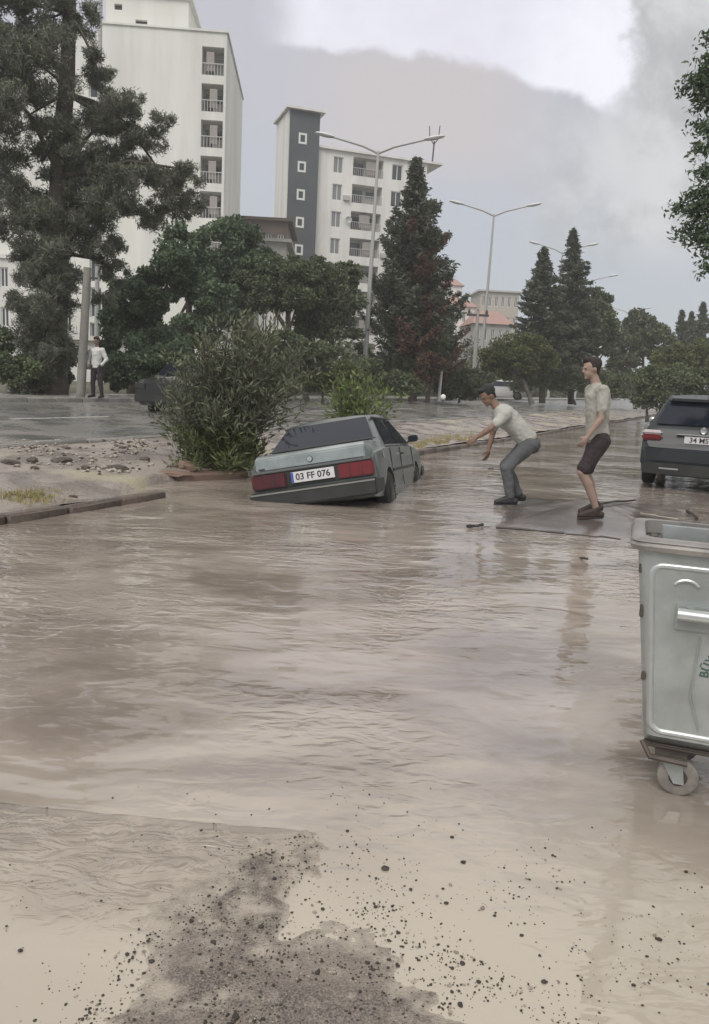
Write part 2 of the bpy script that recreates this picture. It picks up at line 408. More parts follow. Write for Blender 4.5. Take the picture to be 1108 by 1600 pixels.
# flood water: one sheet, finer near the viewer, with low real swells
E0 = gp(-60, 1250); E1 = gp(492, 1302)
ed = (E1 - E0).normalized(); en = Vector((ed.y, -ed.x, 0)); EL = (E1 - E0).length
def flow(x, y):
    h = .0035 * nz(x * .9, y * 2.1, 1) + .0028 * nz(x * 2.2 + .3 * y, y * 6.5, 4)
    if y < 12: h += .0016 * sstep(.2, .6, nz(x * .35, y * .35, 8) + .45) * nz(x * 5 + y, y * 15, 11)
    return h
def water_grid(name, rows, cols, near):
    WV, SH, TH, TU = [], [], [], []
    for Y in rows:
        for a in cols:
            x = a if near else a * (Y + 2.2); y = Y
            z = flow(x, y) if Y < 25 else 0.
            sh = th = tu = 0.
            if near and abs(x) < 1.9:
                sh = sstep(-.25, .9, (2.75 + .2 * nz(x * 2, y * 2)) - y) * .95
                z *= (1 - .8 * sh)
                dx_, dy_ = x - E0.x, y - E0.y; al = dx_ * ed.x + dy_ * ed.y; dd = dx_ * en.x + dy_ * en.y
                dd += .018 * nz(al * 3.2, 0, 3) + .008 * nz(al * 11, 0, 5)
                if al < EL + .03 and dd > -.05:
                    fall = sstep(EL + .03, EL - .12, al); step_ = sstep(-.004, .022, dd)
                    back = 1 - sstep(.32, .62, dd + .25 * nz(x * 2.3, y * 2.3, 6) + .15 * sstep(.5, 1.1, al))
                    z -= .013 * step_ * fall * (1 - sstep(.25, .75, dd))
                    lip = math.exp(-((dd - .006) / .012) ** 2); th = min(1., step_ * fall * back + .9 * lip * fall)
                    tu = step_ * fall * (1 - sstep(.30, .62, dd + .12 * nz(x * 4, y * 4, 2)))
            WV.append((x, y, z)); SH.append(sh); TH.append(th); TU.append(tu)
    k = len(cols)
    WF = [(i * k + j, i * k + j + 1, (i + 1) * k + j + 1, (i + 1) * k + j) for i in range(len(rows) - 1) for j in range(k - 1)]
    me = bpy.data.meshes.new(name); me.from_pydata(WV, [], WF)
    for nm, A in (('shallow', SH), ('thin', TH), ('turb', TU)):
        at = me.attributes.new(nm, 'FLOAT', 'POINT'); at.data.foreach_set('value', A)
    for p in me.polygons: p.use_smooth = True
    me.materials.append(M_water); struct(link(name, me))
water_grid('flood_water', frange((.45, 1.5, 50), (1.5, 2.3, 70), (2.3, 2.75, 90), (2.75, 3.4, 50)), frange((-7.5, -1.6, 40), (-1.6, 1.75, 300), (1.75, 8.5, 40)), True)
water_grid('flood_water', [3.4 * (1.0185 ** i) for i in range(195)], list(np.linspace(-1.2, 1.45, 260)), False)

# gravel washed over the crown: uncountable
rnd = random.Random(5)
def ico(sub=1):
    bm = bmesh.new(); bmesh.ops.create_icosphere(bm, subdivisions=sub, radius=1)
    v = [tuple(x.co) for x in bm.verts]; f = [tuple(q.index for q in p.verts) for p in bm.faces]; bm.free(); return v, f
IV, IF = ico(1); IV2, IF2 = ico(2)
def stones(name, pts, m, kind=None):
    mb = MB()
    for (x, y, z, r, fl) in pts:
        n = len(mb.v); a = rnd.uniform(0, 6.28); ex = rnd.uniform(.7, 1.5)
        for v in IV:
            j = rnd.uniform(.75, 1.2); X = v[0] * r * ex * j; Yv = v[1] * r * j
            mb.v.append((x + X * math.cos(a) - Yv * math.sin(a), y + X * math.sin(a) + Yv * math.cos(a), z + v[2] * r * fl * j))
        mb.f += [tuple(n + i for i in f) for f in IF]
    return mb.build(name, m, smooth=False)
M_gr = mat('dark_gravel', (.035, .028, .022), .45, bump=.3, bscale=80)
M_gr2 = mat('pale_gravel', (.36, .31, .26), .5, col2=(.2, .16, .13), vscale=30)
dark, pale = [], []
while len(dark) < 3200:
    x = rnd.uniform(-1.0, 1.25); y = rnd.uniform(1.3, 2.75); d = sdist(x, y, Pex)
    cl = nz(x * 4, y * 4, 9) + .5 * nz(x * 12, y * 12, 1)
    pr = .42 + .9 * cl if d > 0 else max(0, .10 + .42 * cl) * math.exp(d * 2.6) * (1 if x > -.3 else .35)
    if y > 2.45: pr *= .25
    if rnd.random() > pr: continue
    r = .0013 + .0030 * rnd.random() ** 2.5 + (.004 if rnd.random() < .02 else 0)
    z = max(crown_h(x, y), 0.0) + r * .25
    (dark if rnd.random() < .8 else pale).append((x, y, z, r * (1 if rnd.random() < .9 else 1.3), .6))
tag(stones('gravel', dark, M_gr), 'dark gravel scattered over the wet asphalt and silt in the foreground', 'gravel', kind='stuff')
tag(stones('pale_gravel', pale + [(x + rnd.uniform(-.03, .03), y + rnd.uniform(-.03, .03), z, r, f) for x, y, z, r, f in dark[:420]], M_gr2), 'pale grit scattered between the dark gravel in the foreground', 'gravel', kind='stuff')
#PART2
# ------------------------------------------------------------------ kerbs, slabs, rubble
M_kerb = mat('kerb_concrete', (.16, .125, .105), .5, bump=.9, bscale=18, var=.55, vscale=4)
M_kerb2 = mat('kerb_far_concrete', (.30, .29, .27), .6, bump=.5, bscale=20, var=.3, vscale=4)
def stone_mesh(name, L, w, h, m, seed):
    r = random.Random(seed); bm = bmesh.new(); bmesh.ops.create_cube(bm, size=1)
    bmesh.ops.scale(bm, vec=(L, w, h), verts=bm.verts)
    bmesh.ops.bevel(bm, geom=list(bm.edges), offset=.022, segments=1, affect='EDGES')
    for v in bm.verts: v.co += Vector((r.uniform(-.01, .01), r.uniform(-.012, .012), r.uniform(-.012, .012)))
    me = bpy.data.meshes.new(name); bm.to_mesh(me); bm.free(); me.materials.append(m)
    return me
def kerb_line(name, t, z, h, spans, L, m, jz):
    root = bpy.data.objects.new(name, None); COL.objects.link(root); struct(root)
    ms = [stone_mesh('kerb_stone', L - .015, .15, h, m, k) for k in range(5)]
    r = random.Random(3)
    for a, b in spans:
        s = a
        while s < b:
            o = link('kerb_stone', r.choice(ms), root); o.location = st(s, t + r.uniform(-.012, .012), z - h / 2 + r.uniform(-jz, jz))
            o.rotation_euler = (r.uniform(-.02, .02), r.uniform(-.015, .015), math.pi / 2 - RA + r.uniform(-.012, .012))
            s += L
    return root
kerb_line('median_kerb', T_K, .085, .26, [(-2, 7.6), (14.5, 75)], .75, M_kerb, .02)
kerb_line('median_far_kerb', T_M - .02, Z_R0 + .10, .2, [(2, 60)], 1.0, M_kerb2, .01)
kerb_line('pavement_kerb', T_F + .06, Z_P + .015, .22, [(8, 90)], 1.0, M_kerb2, .008)
# dashed lane line on the far carriageway
M_line = mat('worn_white_paint', (.62, .62, .58), .5, var=.35, vscale=8)
for i in range(9):
    s0 = 11.5 + i * 6.2; t0 = 13.4; mb = MB(); ztop = Z_R0 + (Z_R1 - Z_R0) * (t0 - T_M) / (T_F - T_M) + .004; dz = (Z_R1 - Z_R0) / (T_F - T_M) * .12
    mb.quad(st(s0, t0, ztop), st(s0 + 2.8, t0, ztop), st(s0 + 2.8, t0 + .12, ztop + dz), st(s0, t0 + .12, ztop + dz))
    struct(mb.build('lane_line', M_line, smooth=False))
# wet slab of broken asphalt between the men and the hatchback
def slab(name, outline, top, thick, m, rag=.05, label=None, cat=None, seed=1, struct_=False):
    P = []; r = random.Random(seed); n = len(outline)
    for i in range(n):
        a, b = Vector(outline[i]), Vector(outline[(i + 1) % n]); L = (b - a).length; k = max(2, int(L / .12))
        for j in range(k):
            q = a.lerp(b, j / k); P.append(Vector((q.x + rag * nz(q.x * 6, q.y * 6, seed), q.y + rag * nz(q.x * 6, q.y * 6, seed + 9), 0)))
    c = sum(P, Vector()) / len(P)
    def fz(p, v):
        if not struct_: return v
        u_ = sstep(c.y - .55, c.y - .15, p.y); return v * (1 - u_) - .012 * u_ + .006 * nz(p.x * 3, p.y * 3, 4) * (1 if u_ > .2 else .3)
    R = [[p.lerp(c, .02) + Vector((0, 0, top - thick)) for p in P], [p + Vector((0, 0, fz(p, top - .008) + .006 * nz(p.x * 9, p.y * 9))) for p in P]]
    for q_ in (.02, .12, .25, .4, .6, .8): R.append([p.lerp(c, q_) + Vector((0, 0, fz(p.lerp(c, q_), top + .003 * min(1, q_ * 5)) + (.007 * nz(p.lerp(c, q_).x * 4, p.lerp(c, q_).y * 4) if struct_ else 0))) for p in P])
    mb = MB(); mb.rings(R, caps=True); o = mb.build(name, m, sharp=50)
    if struct_: struct(o)
    else: tag(o, label, cat)
    return o
slab('asphalt_slab', [gp(*q) for q in ((772, 826), (970, 843), (1010, 838), (1070, 800), (1108, 775), (985, 762), (960, 745), (905, 738), (850, 742), (812, 770), (790, 800))], .008, .09, M_slab, .13, seed=3, struct_=True)
slab('soil_ledge', [gp(*q) for q in ((204, 748), (290, 752), (385, 748), (384, 737), (300, 739), (215, 738))], .085, .25, mat('wet_soil', (.19, .13, .105), .5, bump=.8, bscale=12), .05, 'low reddish brown ledge of soil at the foot of the oleander', 'soil ledge', 5)
M_clod = mat('wet_clod', (.10, .075, .06), .5, bump=.9, bscale=14, var=.5, vscale=5)
def clod(px, py, wpx, hpx, label, name='mud_clod', cat='clod', group='clods washed onto the median', m=None, seed=0):
    p = gnd(px, py); w = wpx / FPX * p.y * .5; h = hpx / FPX * p.y * .62
    mb = MB(); r = random.Random(seed)
    for v in IV2:
        q = Vector(v); j = 1 + .35 * noise.noise(q * 1.7 + Vector((seed * 3.1, 0, 0))) + .12 * noise.noise(q * 5 + Vector((seed, 1, 0)))
        mb.v.append((q.x * w * j, q.y * max(w * .55, h) * j, max(-.4, q.z) * h * j))
    mb.f = list(IF2); o = mb.build(name, m or M_clod, sharp=25); o.location = p + Vector((0, 0, h * .15)); o.rotation_euler = (0, 0, r.uniform(-.25, .25))
    tag(o, label, cat, group)
clods = [(50, 722, 22, 12, 'squarish dark clod between two flat ones at the far left'),
 (97, 722, 38, 10, 'long flat dark clod, second from the soil mound on the left'),
 (15, 724, 34, 9, 'long flat dark clod cut by the left edge of the photo'),
 (54, 733, 16, 7, 'small dark clod just below the squarish one'),
 (158, 690, 16, 6, 'small dark stone nearest the far kerb'),
 (103, 701, 14, 5, 'small flat stone left of the one nearest the far kerb'),
 (227, 719, 18, 8, 'rounded brown clod left of the oleander bush'),
 (114, 777, 16, 6, 'lone clod on the mud beside the yellow silt patch'),
 (134, 733, 12, 10, 'upright brown clod at the left end of the pale rubble'),
 (183, 732, 38, 8, 'low broad clod behind the pale rubble'),
 (190, 708, 13, 4, 'thin sliver of stone above the broad clod'),
 (145, 719, 16, 4, 'flat sliver of mud right of the long dark clod')]
for i, (a, b, c_, d, l) in enumerate(clods): clod(a, b, c_, d, l, seed=i + 1)
clod(290, 732, 44, 16, 'reddish brown mound of soil under the left side of the oleander', 'soil_mound', 'soil mound', None, mat('red_soil', (.20, .13, .10), .6, bump=.9, bscale=10), 31)
clod(272, 742, 60, 9, 'flat brown shelf of soil left of the oleander', 'soil_mound', 'soil mound', None, MATS['red_soil'], 33)
clod(345, 744, 50, 9, 'flat brown shelf of soil right under the oleander stems', 'soil_mound', 'soil mound', None, MATS['red_soil'], 35)
# pale rubble: uncountable
pts = []; dk = []
for i in range(420):
    c0 = rnd.choice([(170, 735, 34, 4), (215, 700, 30, 9), (200, 694, 34, 7), (130, 722, 100, 14), (60, 700, 60, 14)])
    px = rnd.gauss(c0[0], c0[2] * .6); py = rnd.gauss(c0[1], c0[3] * .6); 
    if px < -20 or px > 300 or py < 686: continue
    p = gnd(px, py); r = rnd.uniform(.012, .03) * (1.5 if rnd.random() < .15 else 1)
    (pts if rnd.random() < .6 else dk).append((p.x, p.y, p.z + r * .3, r, .6))
M_rub = mat('pale_rubble', (.42, .38, .32), .7, var=.3, vscale=10)
tag(stones('rubble', pts, M_rub), 'pale rubble strewn over the muddy median left of the oleander', 'rubble', kind='stuff')
tag(stones('dark_rubble', dk, M_clod), 'small dark stones strewn over the muddy median', 'rubble', kind='stuff')
# debris afloat / lying around the men and in the foreground
def stick(p0, p1, r, label, cat='stick', m=None, z=.02, name='stick', bend=.02):
    a, b = gp(*p0, z=z), gp(*p1, z=z); mb = MB(); n = 7; rr = random.Random(int(p0[0]))
    mb.tube([a.lerp(b, i / (n - 1)) + Vector((rr.uniform(-bend, bend), rr.uniform(-bend, bend), rr.uniform(0, .01))) for i in range(n)], [r * rr.uniform(.6, 1.1) for i in range(n)], 6)
    tag(mb.build(name, m or mat('wet_wood', (.04, .03, .025), .5)), label, cat)
stick((728, 823), (755, 821), .02, 'short thick dark stick in the water left of the slab edge')
stick((775, 824), (880, 834), .013, 'long thin dark branch along the front edge of the wet slab', z=.04)
stick((880, 834), (972, 843), .010, 'thin dark twig continuing the branch towards the bin', z=.04)
stick((1074, 797), (1090, 812), .022, 'bent dark stick in the water behind the bin', z=.04)
stick((938, 788), (992, 781), .016, 'dark lifted strip of asphalt crust behind the standing man by the hatchback', 'asphalt piece', z=.03, name='asphalt_crust')
stick((905, 872), (916, 874), .012, 'tiny dark stick floating in front of the standing man')
stick((1000, 802), (1060, 812), .008, 'pale thin reed floating between the hatchback and the bin', z=.04, m=mat('reed', (.45, .40, .33), .6))
stick((762, 733), (772, 732), .012, 'little dark chip floating beyond the stooping man')
for i, (x, y, w, l) in enumerate([(724, 1348, 14, 'single dark pebble farthest out on the pale silt'), (602, 1358, 20, 'dark pebble cluster stone at the tip of the pale silt'), (32, 1486, 14, 'dark pebble alone at the left edge of the foreground'),
        (408, 1452, 14, 'dark rounded pebble where the crown of the road narrows'), (697, 1412, 12, 'dark pebble alone right of the gravel spit'), (990, 1540, 12, 'dark pebble low on the right by the bottom edge'),
        (815, 1462, 11, 'small dark pebble between the spit and the bin'), (1072, 1363, 11, 'small dark pebble nearest the bin wheel'), (850, 1535, 16, 'dark flat pebble on the lower right of the gravel')]):
    p = gp(x, y); r = w / FPX * p.y * .34; mb = MB()
    for v in IV2:
        q = Vector(v); j = 1 + .3 * noise.noise(q * 1.8 + Vector((i * 2.3, 4, 0))); mb.v.append((q.x * r * j, q.y * r * .8 * j, q.z * r * .55 * j))
    mb.f = list(IF2); o = mb.build('pebble', M_gr, sharp=30); o.location = p + Vector((0, 0, max(0, crown_h(p.x, p.y)) + r * .3)); tag(o, l, 'pebble', 'larger pebbles in the foreground')

# ------------------------------------------------------------------ buildings
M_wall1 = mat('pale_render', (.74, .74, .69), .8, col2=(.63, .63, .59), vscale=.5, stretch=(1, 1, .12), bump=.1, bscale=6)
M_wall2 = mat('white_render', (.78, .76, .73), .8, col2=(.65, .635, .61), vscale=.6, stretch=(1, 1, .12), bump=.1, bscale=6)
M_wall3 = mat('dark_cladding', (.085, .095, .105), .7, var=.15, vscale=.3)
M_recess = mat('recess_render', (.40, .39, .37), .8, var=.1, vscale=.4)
M_glass = mat('window_glass', (.05, .06, .07), .12, spec=.6)
M_glassL = mat('window_glass_pale', (.22, .23, .24), .2, spec=.5)
M_frame = mat('window_frame', (.72, .72, .70), .5)
M_rail = mat('balcony_rail', (.45, .44, .43), .5)
M_roof = mat('roof_brown', (.13, .10, .085), .8)
M_conc = mat('concrete', (.38, .37, .34), .8, bump=.3, bscale=12, var=.15, vscale=2)
def frame_at(p0, p1, zb):
    """right-handed facade frame: x along the facade to the right, y into the building, z up"""
    d = Vector((p1.x - p0.x, p1.y - p0.y, 0)); L = d.length; d.normalize()
    return Vector((p0.x, p0.y, zb)), math.atan2(d.y, d.x), L
def holed(mb, x0, x1, z0, z1, holes, depth, y=0.0):
    X = sorted({x0, x1} | {h[0] for h in holes} | {h[1] for h in holes}); Z = sorted({z0, z1} | {h[2] for h in holes} | {h[3] for h in holes})
    X = [v for v in X if x0 <= v <= x1]; Z = [v for v in Z if z0 <= v <= z1]
    for i in range(len(X) - 1):
        for j in range(len(Z) - 1):
            cx, cz = (X[i] + X[i + 1]) / 2, (Z[j] + Z[j + 1]) / 2
            if any(h[0] < cx < h[1] and h[2] < cz < h[3] for h in holes): continue
            mb.quad((X[i], y, Z[j]), (X[i + 1], y, Z[j]), (X[i + 1], y, Z[j + 1]), (X[i], y, Z[j + 1]))
    for a, b, c_, d in holes:
        mb.quad((a, y, c_), (a, y + depth, c_), (a, y + depth, d), (a, y, d)); mb.quad((b, y, c_), (b, y, d), (b, y + depth, d), (b, y + depth, c_))
        mb.quad((a, y, c_), (b, y, c_), (b, y + depth, c_), (a, y + depth, c_)); mb.quad((a, y, d), (a, y + depth, d), (b, y + depth, d), (b, y, d))
def shell(mb, x0, x1, y1, z0, z1):
    mb.quad((x0, 0, z0), (x0, 0, z1), (x0, y1, z1), (x0, y1, z0)); mb.quad((x1, 0, z0), (x1, y1, z0), (x1, y1, z1), (x1, 0, z1))
    mb.quad((x0, y1, z0), (x0, y1, z1), (x1, y1, z1), (x1, y1, z0)); mb.quad((x0, 0, z1), (x1, 0, z1), (x1, y1, z1), (x0, y1, z1))
def window(par, a, b, c_, d, y, mull=1, m=None, gm=None, fw=.09):
    mb = MB(); 
    mb.box(a, b, y, y + .07, c_, c_ + fw).box(a, b, y, y + .07, d - fw, d).box(a, a + fw, y, y + .07, c_ + fw, d - fw).box(b - fw, b, y, y + .07, c_ + fw, d - fw)
    for i in range(mull):
        x = a + (b - a) * (i + 1) / (mull + 1); mb.box(x - .04, x + .04, y, y + .07, c_ + fw, d - fw)
    w = mb.build('window', m or M_frame, par, smooth=False)
    MB().quad((a, y + .05, c_), (b, y + .05, c_), (b, y + .05, d), (a, y + .05, d)).build('pane', gm or M_glass, w, smooth=False)
def balcony(par, a, b, z0, z1, depth=1.2, rail=.95, out=.0, dress=0):
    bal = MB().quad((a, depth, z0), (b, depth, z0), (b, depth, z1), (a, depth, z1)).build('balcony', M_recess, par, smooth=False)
    r = random.Random(int(a * 10 + z0 * 7))
    mb = MB()
    if rail:
        mb.box(a, b, -.02 - out, .03 - out, z0 + rail - .06, z0 + rail)
        n = int((b - a) / .22)
        for i in range(n + 1): x = a + (b - a) * i / n; mb.box(x - .02, x + .02, -.01 - out, .02 - out, z0, z0 + rail - .06)
        mb.build('railing', M_rail, bal, smooth=False)
    w = (b - a)
    MB().quad((a + w * .12, depth - .02, z0 + .1), (a + w * .45, depth - .02, z0 + .1), (a + w * .45, depth - .02, z1 - .35), (a + w * .12, depth - .02, z1 - .35)).build('balcony_door', M_glass, bal, smooth=False)
    MB().quad((a + w * .56, depth - .02, z0 + .9), (a + w * .9, depth - .02, z0 + .9), (a + w * .9, depth - .02, z1 - .4), (a + w * .56, depth - .02, z1 - .4)).build('pane', M_glass if r.random() < .6 else M_glassL, bal, smooth=False)
    if dress:
        x = a + w * r.uniform(.1, .5); MB().box(x, x + w * .35, .1, .14, z0 + .3, z1 - .3).build('curtain', mat('awning_cloth', (.33, .30, .28), .9), bal, smooth=False)

# 1: tall pale block behind the pine
D1 = 62.0
p1 = dp(355, 52, D1); zr = p1.z; d_ = ray(159, 37); p0 = Vector(d_ * ((zr - H) / d_[2])) + Vector((0, 0, H)); 
D2 = (p0.xy - p1.xy).length
org, ang, L1 = frame_at(p0, p1, Z_P)
B1 = thing('apartment_block', 'tall pale block with a blank end wall and one column of balconies, behind the pine', 'building', org, (0, 0, ang))
hz = zr - Z_P; FL = hz / 9.55
holes = []; ppm = L1 / 196.0
for i in range(9):
    zt = hz - (22 + i * 55.6) * ppm * .985; holes.append((L1 - 1.75, L1 - .18, zt - 2.0 * .94, zt))
mb = MB(); holed(mb, 0, L1, 0, hz, holes, 1.3); shell(mb, 0, L1, 14, 0, hz); mb.build('wall', M_wall1, B1, smooth=False)
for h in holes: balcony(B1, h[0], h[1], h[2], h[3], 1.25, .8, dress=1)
# recessed left part
lh = [( -1.2, -.35, hz - 4.6 - i * FL * 1.0, hz - 2.4 - i * FL * 1.0) for i in range(8)]
lh2 = [( -2.95, -2.6, hz - 5.8 - i * FL, hz - 3.4 - i * FL) for i in range(7)]
mb = MB()
hh = [(a, b, c_, d) for a, b, c_, d in lh + lh2]
holed(mb, -9.0, -.004, 0, hz - .25, hh, .35, 1.0)
mb.quad((-9, 1, 0), (-9, 1, hz - .25), (-9, 13, hz - .25), (-9, 13, 0)).quad((-9, 1, hz - .25), (-.004, 1, hz - .25), (-.004, 13, hz - .25), (-9, 13, hz - .25))
mb.build('wing_wall', M_wall1, B1, smooth=False)
for a, b, c_, d in lh + lh2: window(B1, a, b, c_, d, 1.28, 0)
mb = MB(); mb.box(-.1, L1 + .12, -.12, .0, hz - .0, hz + .14).box(-.1, L1 + .12, .0, 14, hz + .004, hz + .10); mb.build('parapet', M_wall1, B1, smooth=False)
pz0 = hz + .12; pL = 5.9
mb = MB(); holed(mb, .0, pL, pz0, pz0 + 2.4, [(.6, 1.15, pz0 + 1.35, pz0 + 1.75), (2.1, 2.95, pz0 + .35, pz0 + .8)], .3, 1.2)
mb.quad((0, 1.2, pz0), (0, 1.2, pz0 + 2.4), (0, 9, pz0 + 2.4), (0, 9, pz0)).quad((pL, 1.2, pz0), (pL, 9, pz0), (pL, 9, pz0 + 2.4), (pL, 1.2, pz0 + 2.4)); mb.build('penthouse_wall', M_wall1, B1, smooth=False)
MB().box(.6, 1.15, 1.5, 1.53, pz0 + 1.35, pz0 + 1.75).box(2.1, 2.95, 1.5, 1.53, pz0 + .35, pz0 + .8).build('pane', M_glass, B1, smooth=False)
MB().box(-.3, pL + .25, .95, 9.2, pz0 + 2.402, pz0 + 2.58).build('penthouse_roof', M_wall1, B1, smooth=False)
sp = thing('solar_heater', 'tilted solar water heater on the roof of the tall pale block', 'solar panel', org + Matrix.Rotation(ang, 3, 'Z') @ Vector((4.4, 2.4, pz0 + 2.6)), (0, 0, ang))
Mt = Matrix.Rotation(math.radians(38), 4, 'Y')
MB().box(-1.3, 1.3, 0, 1.6, .55, .62, Mt).build('panel', M_glass, sp, smooth=False)
MB().lathe([(-.7, .02), (-.7, .24), (.7, .24), (.7, .02)], 12, 'y', (-.9, .8, 1.35)).build('tank', M_frame, sp)
MB().tube([(-1.1, .1, 0), (-1.0, .1, 1.1)], .03, 5).tube([(-1.1, 1.5, 0), (-1.0, 1.5, 1.1)], .03, 5).tube([(.9, .1, 0), (.8, .1, .4)], .03, 5).build('stand', M_rail, sp)

# 2: white block with the dark stair tower
D = 92.0
p0 = dp(497, 231, D); zr = p0.z
d_ = ray(668, 256); p1 = Vector(d_ * ((zr - H) / d_[2])) + Vector((0, 0, H))
org, ang, L2 = frame_at(p0, p1, Z_P); hz = zr - Z_P; u = L2 / 171.0
B2 = thing('apartment_block', 'white residential block with stacked central balconies joined to a dark grey stair tower', 'building', org, (0, 0, ang))
def X2(px): return (px - 497) * u
FL2 = 2.86
holes = []; wins = []; bals = []
for i in range(9):
    zt = hz - .35 - i * FL2
    b = (X2(551), X2(598), zt - 1.95, zt); bals.append(b)
    wins.append((X2(521), X2(536), zt - 1.95, zt - .25)); wins.append((X2(612), X2(629), zt - 1.9, zt - .2)); wins.append((X2(646), X2(662), zt - 1.95, zt - .2))
mb = MB(); holed(mb, 0, L2, 0, hz, bals + wins, 1.25); shell(mb, 0, L2, 12, 0, hz); mb.build('wall', M_wall2, B2, smooth=False)
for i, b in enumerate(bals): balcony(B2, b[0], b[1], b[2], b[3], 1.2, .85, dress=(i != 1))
for i, (a, b, c_, d) in enumerate(wins): window(B2, a, b, c_, d, .12, 1, gm=M_glass if i % 3 else M_glassL)
dz_ = bals[2][2]
dish = MB().lathe([(0, .02), (-.05, .22), (-.12, .36), (-.115, .38), (-.03, .23), (.02, .02)], 14, 'y', (bals[2][0] - .35, -.25, dz_ + .9)).build('dish', M_rail, B2)
MB().tube([(bals[2][0] - .35, 0, dz_ + .7), (bals[2][0] - .35, -.25, dz_ + .9)], .03, 5).build('bracket', M_dark if 'M_dark' in globals() else M_rail, dish)
for i_, j_ in ((1, 0), (4, 0), (3, 1)):
    x_ = bals[i_][1] + .12 if j_ else bals[i_][0] - 1.0
    MB().box(x_, x_ + .75, -.32, -.003, bals[i_][2] + .1, bals[i_][2] + .6).build('air_conditioner', M_rail, B2, smooth=False)
MB().box(-.15, L2 + 1.8, -.35, 12.5, hz + .003, hz + .22).box(-.6, L2 * .98, .3, 12, hz + .223, hz + .40).build('roof', M_wall2, B2, smooth=False)
M_tile = mat('pale_tin_roof', (.48, .44, .42), .7)
mb = MB(); mb.poly([(-.3, .5, hz + .41), (L2, .5, hz + .41), (L2 * .9, 6, hz + 1.5), (L2 * .1, 6, hz + 1.5)]).poly([(L2, .5, hz + .41), (L2, 11.5, hz + .41), (L2 * .9, 6, hz + 1.5)]).poly([(-.3, .5, hz + .41), (L2 * .1, 6, hz + 1.5), (-.3, 11.5, hz + .41)]); mb.build('hip_roof', M_tile, B2, smooth=False)
# tower
tx0, tx1 = -45 * u * .98, -.6 * u
tz = hz + 3.3
th = [( -31 * u, -19 * u, tz - 2.55 - .0 - i * FL2 * 1.0 - .75, tz - 2.55 - i * FL2 + .35) for i in range(9)]
mb = MB(); n_ = []
holed(mb, tx0, tx1, 0, tz, th, .25, -.6)
mb.quad((tx0, -.6, 0), (tx0, -.6, tz), (tx0, 5, tz), (tx0, 5, 0)).quad((tx1, -.6, 0), (tx1, 5, 0), (tx1, 5, tz), (tx1, -.6, tz)).quad((tx0, -.6, tz), (tx1, -.6, tz), (tx1, 5, tz), (tx0, 5, tz))
mb.build('stair_tower', M_wall3, B2, smooth=False)
MB().box(tx0 - .18, tx0 - .003, -.5, 5, 0, tz - .1).build('tower_side', M_wall2, B2, smooth=False)
MB().box(tx0 - .5, tx1 + .5, -1.1, 5.4, tz + .003, tz + .25).build('tower_roof', M_wall2, B2, smooth=False)
for a, b, c_, d in th: window(B2, a, b, c_, d, -.62, 0, fw=.2, gm=M_glass)
M_dark = mat('dark_metal', (.06, .06, .06), .5)
ap = org + Matrix.Rotation(ang, 3, 'Z') @ Vector((L2 + 1.0, 1.0, hz + .2))
an = thing('antenna', 'forked rooftop antenna mast on the white block', 'antenna', ap)
MB().tube([(0, 0, 0), (.1, 0, 2.6)], .10, 6).tube([(.1, 0, 2.2), (-.45, 0, 3.0), (-.55, 0, 4.2)], .06, 5).tube([(.1, 0, 2.3), (.55, 0, 2.9), (.65, 0, 4.3)], .06, 5).build('mast', M_dark, an)

# 3: low house with a dark eave between the two blocks
def simple_house(label, pxl, pxr, pyt, Dp, wallm, roofm, wins_, depth=10, roof='flat', name='house', rows=3, cols=4, eave=.5):
    a = dp(pxl, pyt, Dp); d_ = ray(pxr, pyt + (pxr - pxl) * .055); b = Vector(d_ * ((a.z - H) / d_[2])) + Vector((0, 0, H)) if (a.z - H) > 1.5 else dp(pxr, pyt, Dp)
    org, ang, L = frame_at(a, b, Z_P - .1); hz = a.z - org.z
    B = thing(name, label, 'building', org, (0, 0, ang))
    fl = hz / rows; hs = []
    if wins_:
        for j in range(rows):
            for i in range(cols):
                x = L * (i + .5) / cols; ww = min(1.3, L / cols * .5); zt = hz - fl * j - fl * .22
                hs.append((x - ww / 2, x + ww / 2, zt - fl * .5, zt))
    mb = MB(); holed(mb, 0, L, 0, hz, hs, .2); shell(mb, 0, L, depth, 0, hz); mb.build('wall', wallm, B, smooth=False)
    for h in hs: window(B, *h, .12, 1)
    mb = MB()
    if roof == 'flat': mb.box(-eave, L + eave, -eave, depth + eave, hz + .003, hz + .28)
    else:
        mb.poly([(-eave, -eave, hz + .01), (L + eave, -eave, hz + .01), (L * .8, depth / 2, hz + roof), (L * .2, depth / 2, hz + roof)]).poly([(L + eave, -eave, hz + .01), (L + eave, depth + eave, hz + .01), (L * .8, depth / 2, hz + roof)]).poly([(-eave, depth + eave, hz + .01), (-eave, -eave, hz + .01), (L * .2, depth / 2, hz + roof)]).poly([(L + eave, depth + eave, hz + .01), (-eave, depth + eave, hz + .01), (L * .2, depth / 2, hz + roof), (L * .8, depth / 2, hz + roof)]).poly([(-eave, -eave, hz), (-eave, depth + eave, hz), (L + eave, depth + eave, hz), (L + eave, -eave, hz)])
    mb.build('roof', roofm, B, smooth=False)
    return B, L, hz
simple_house('low house with a dark brown flat eave left of the stair tower', 372, 449, 343, 78, mat('brown_wall', (.20, .15, .13), .8, var=.3, vscale=.5), M_roof, True, cols=4, rows=3)
simple_house('small pale annex in front of the dark eaved house', 400, 447, 377, 74, M_recess, M_conc, False)
simple_house('white two storey house glimpsed through the gap between the green trees', 288, 352, 402, 52, M_wall2, M_wall2, True, rows=3, cols=3, eave=.3)
simple_house('low white shop building glimpsed behind the dark trees', 405, 478, 478, 58, M_wall2, M_conc, True, rows=2, cols=4, eave=.3)
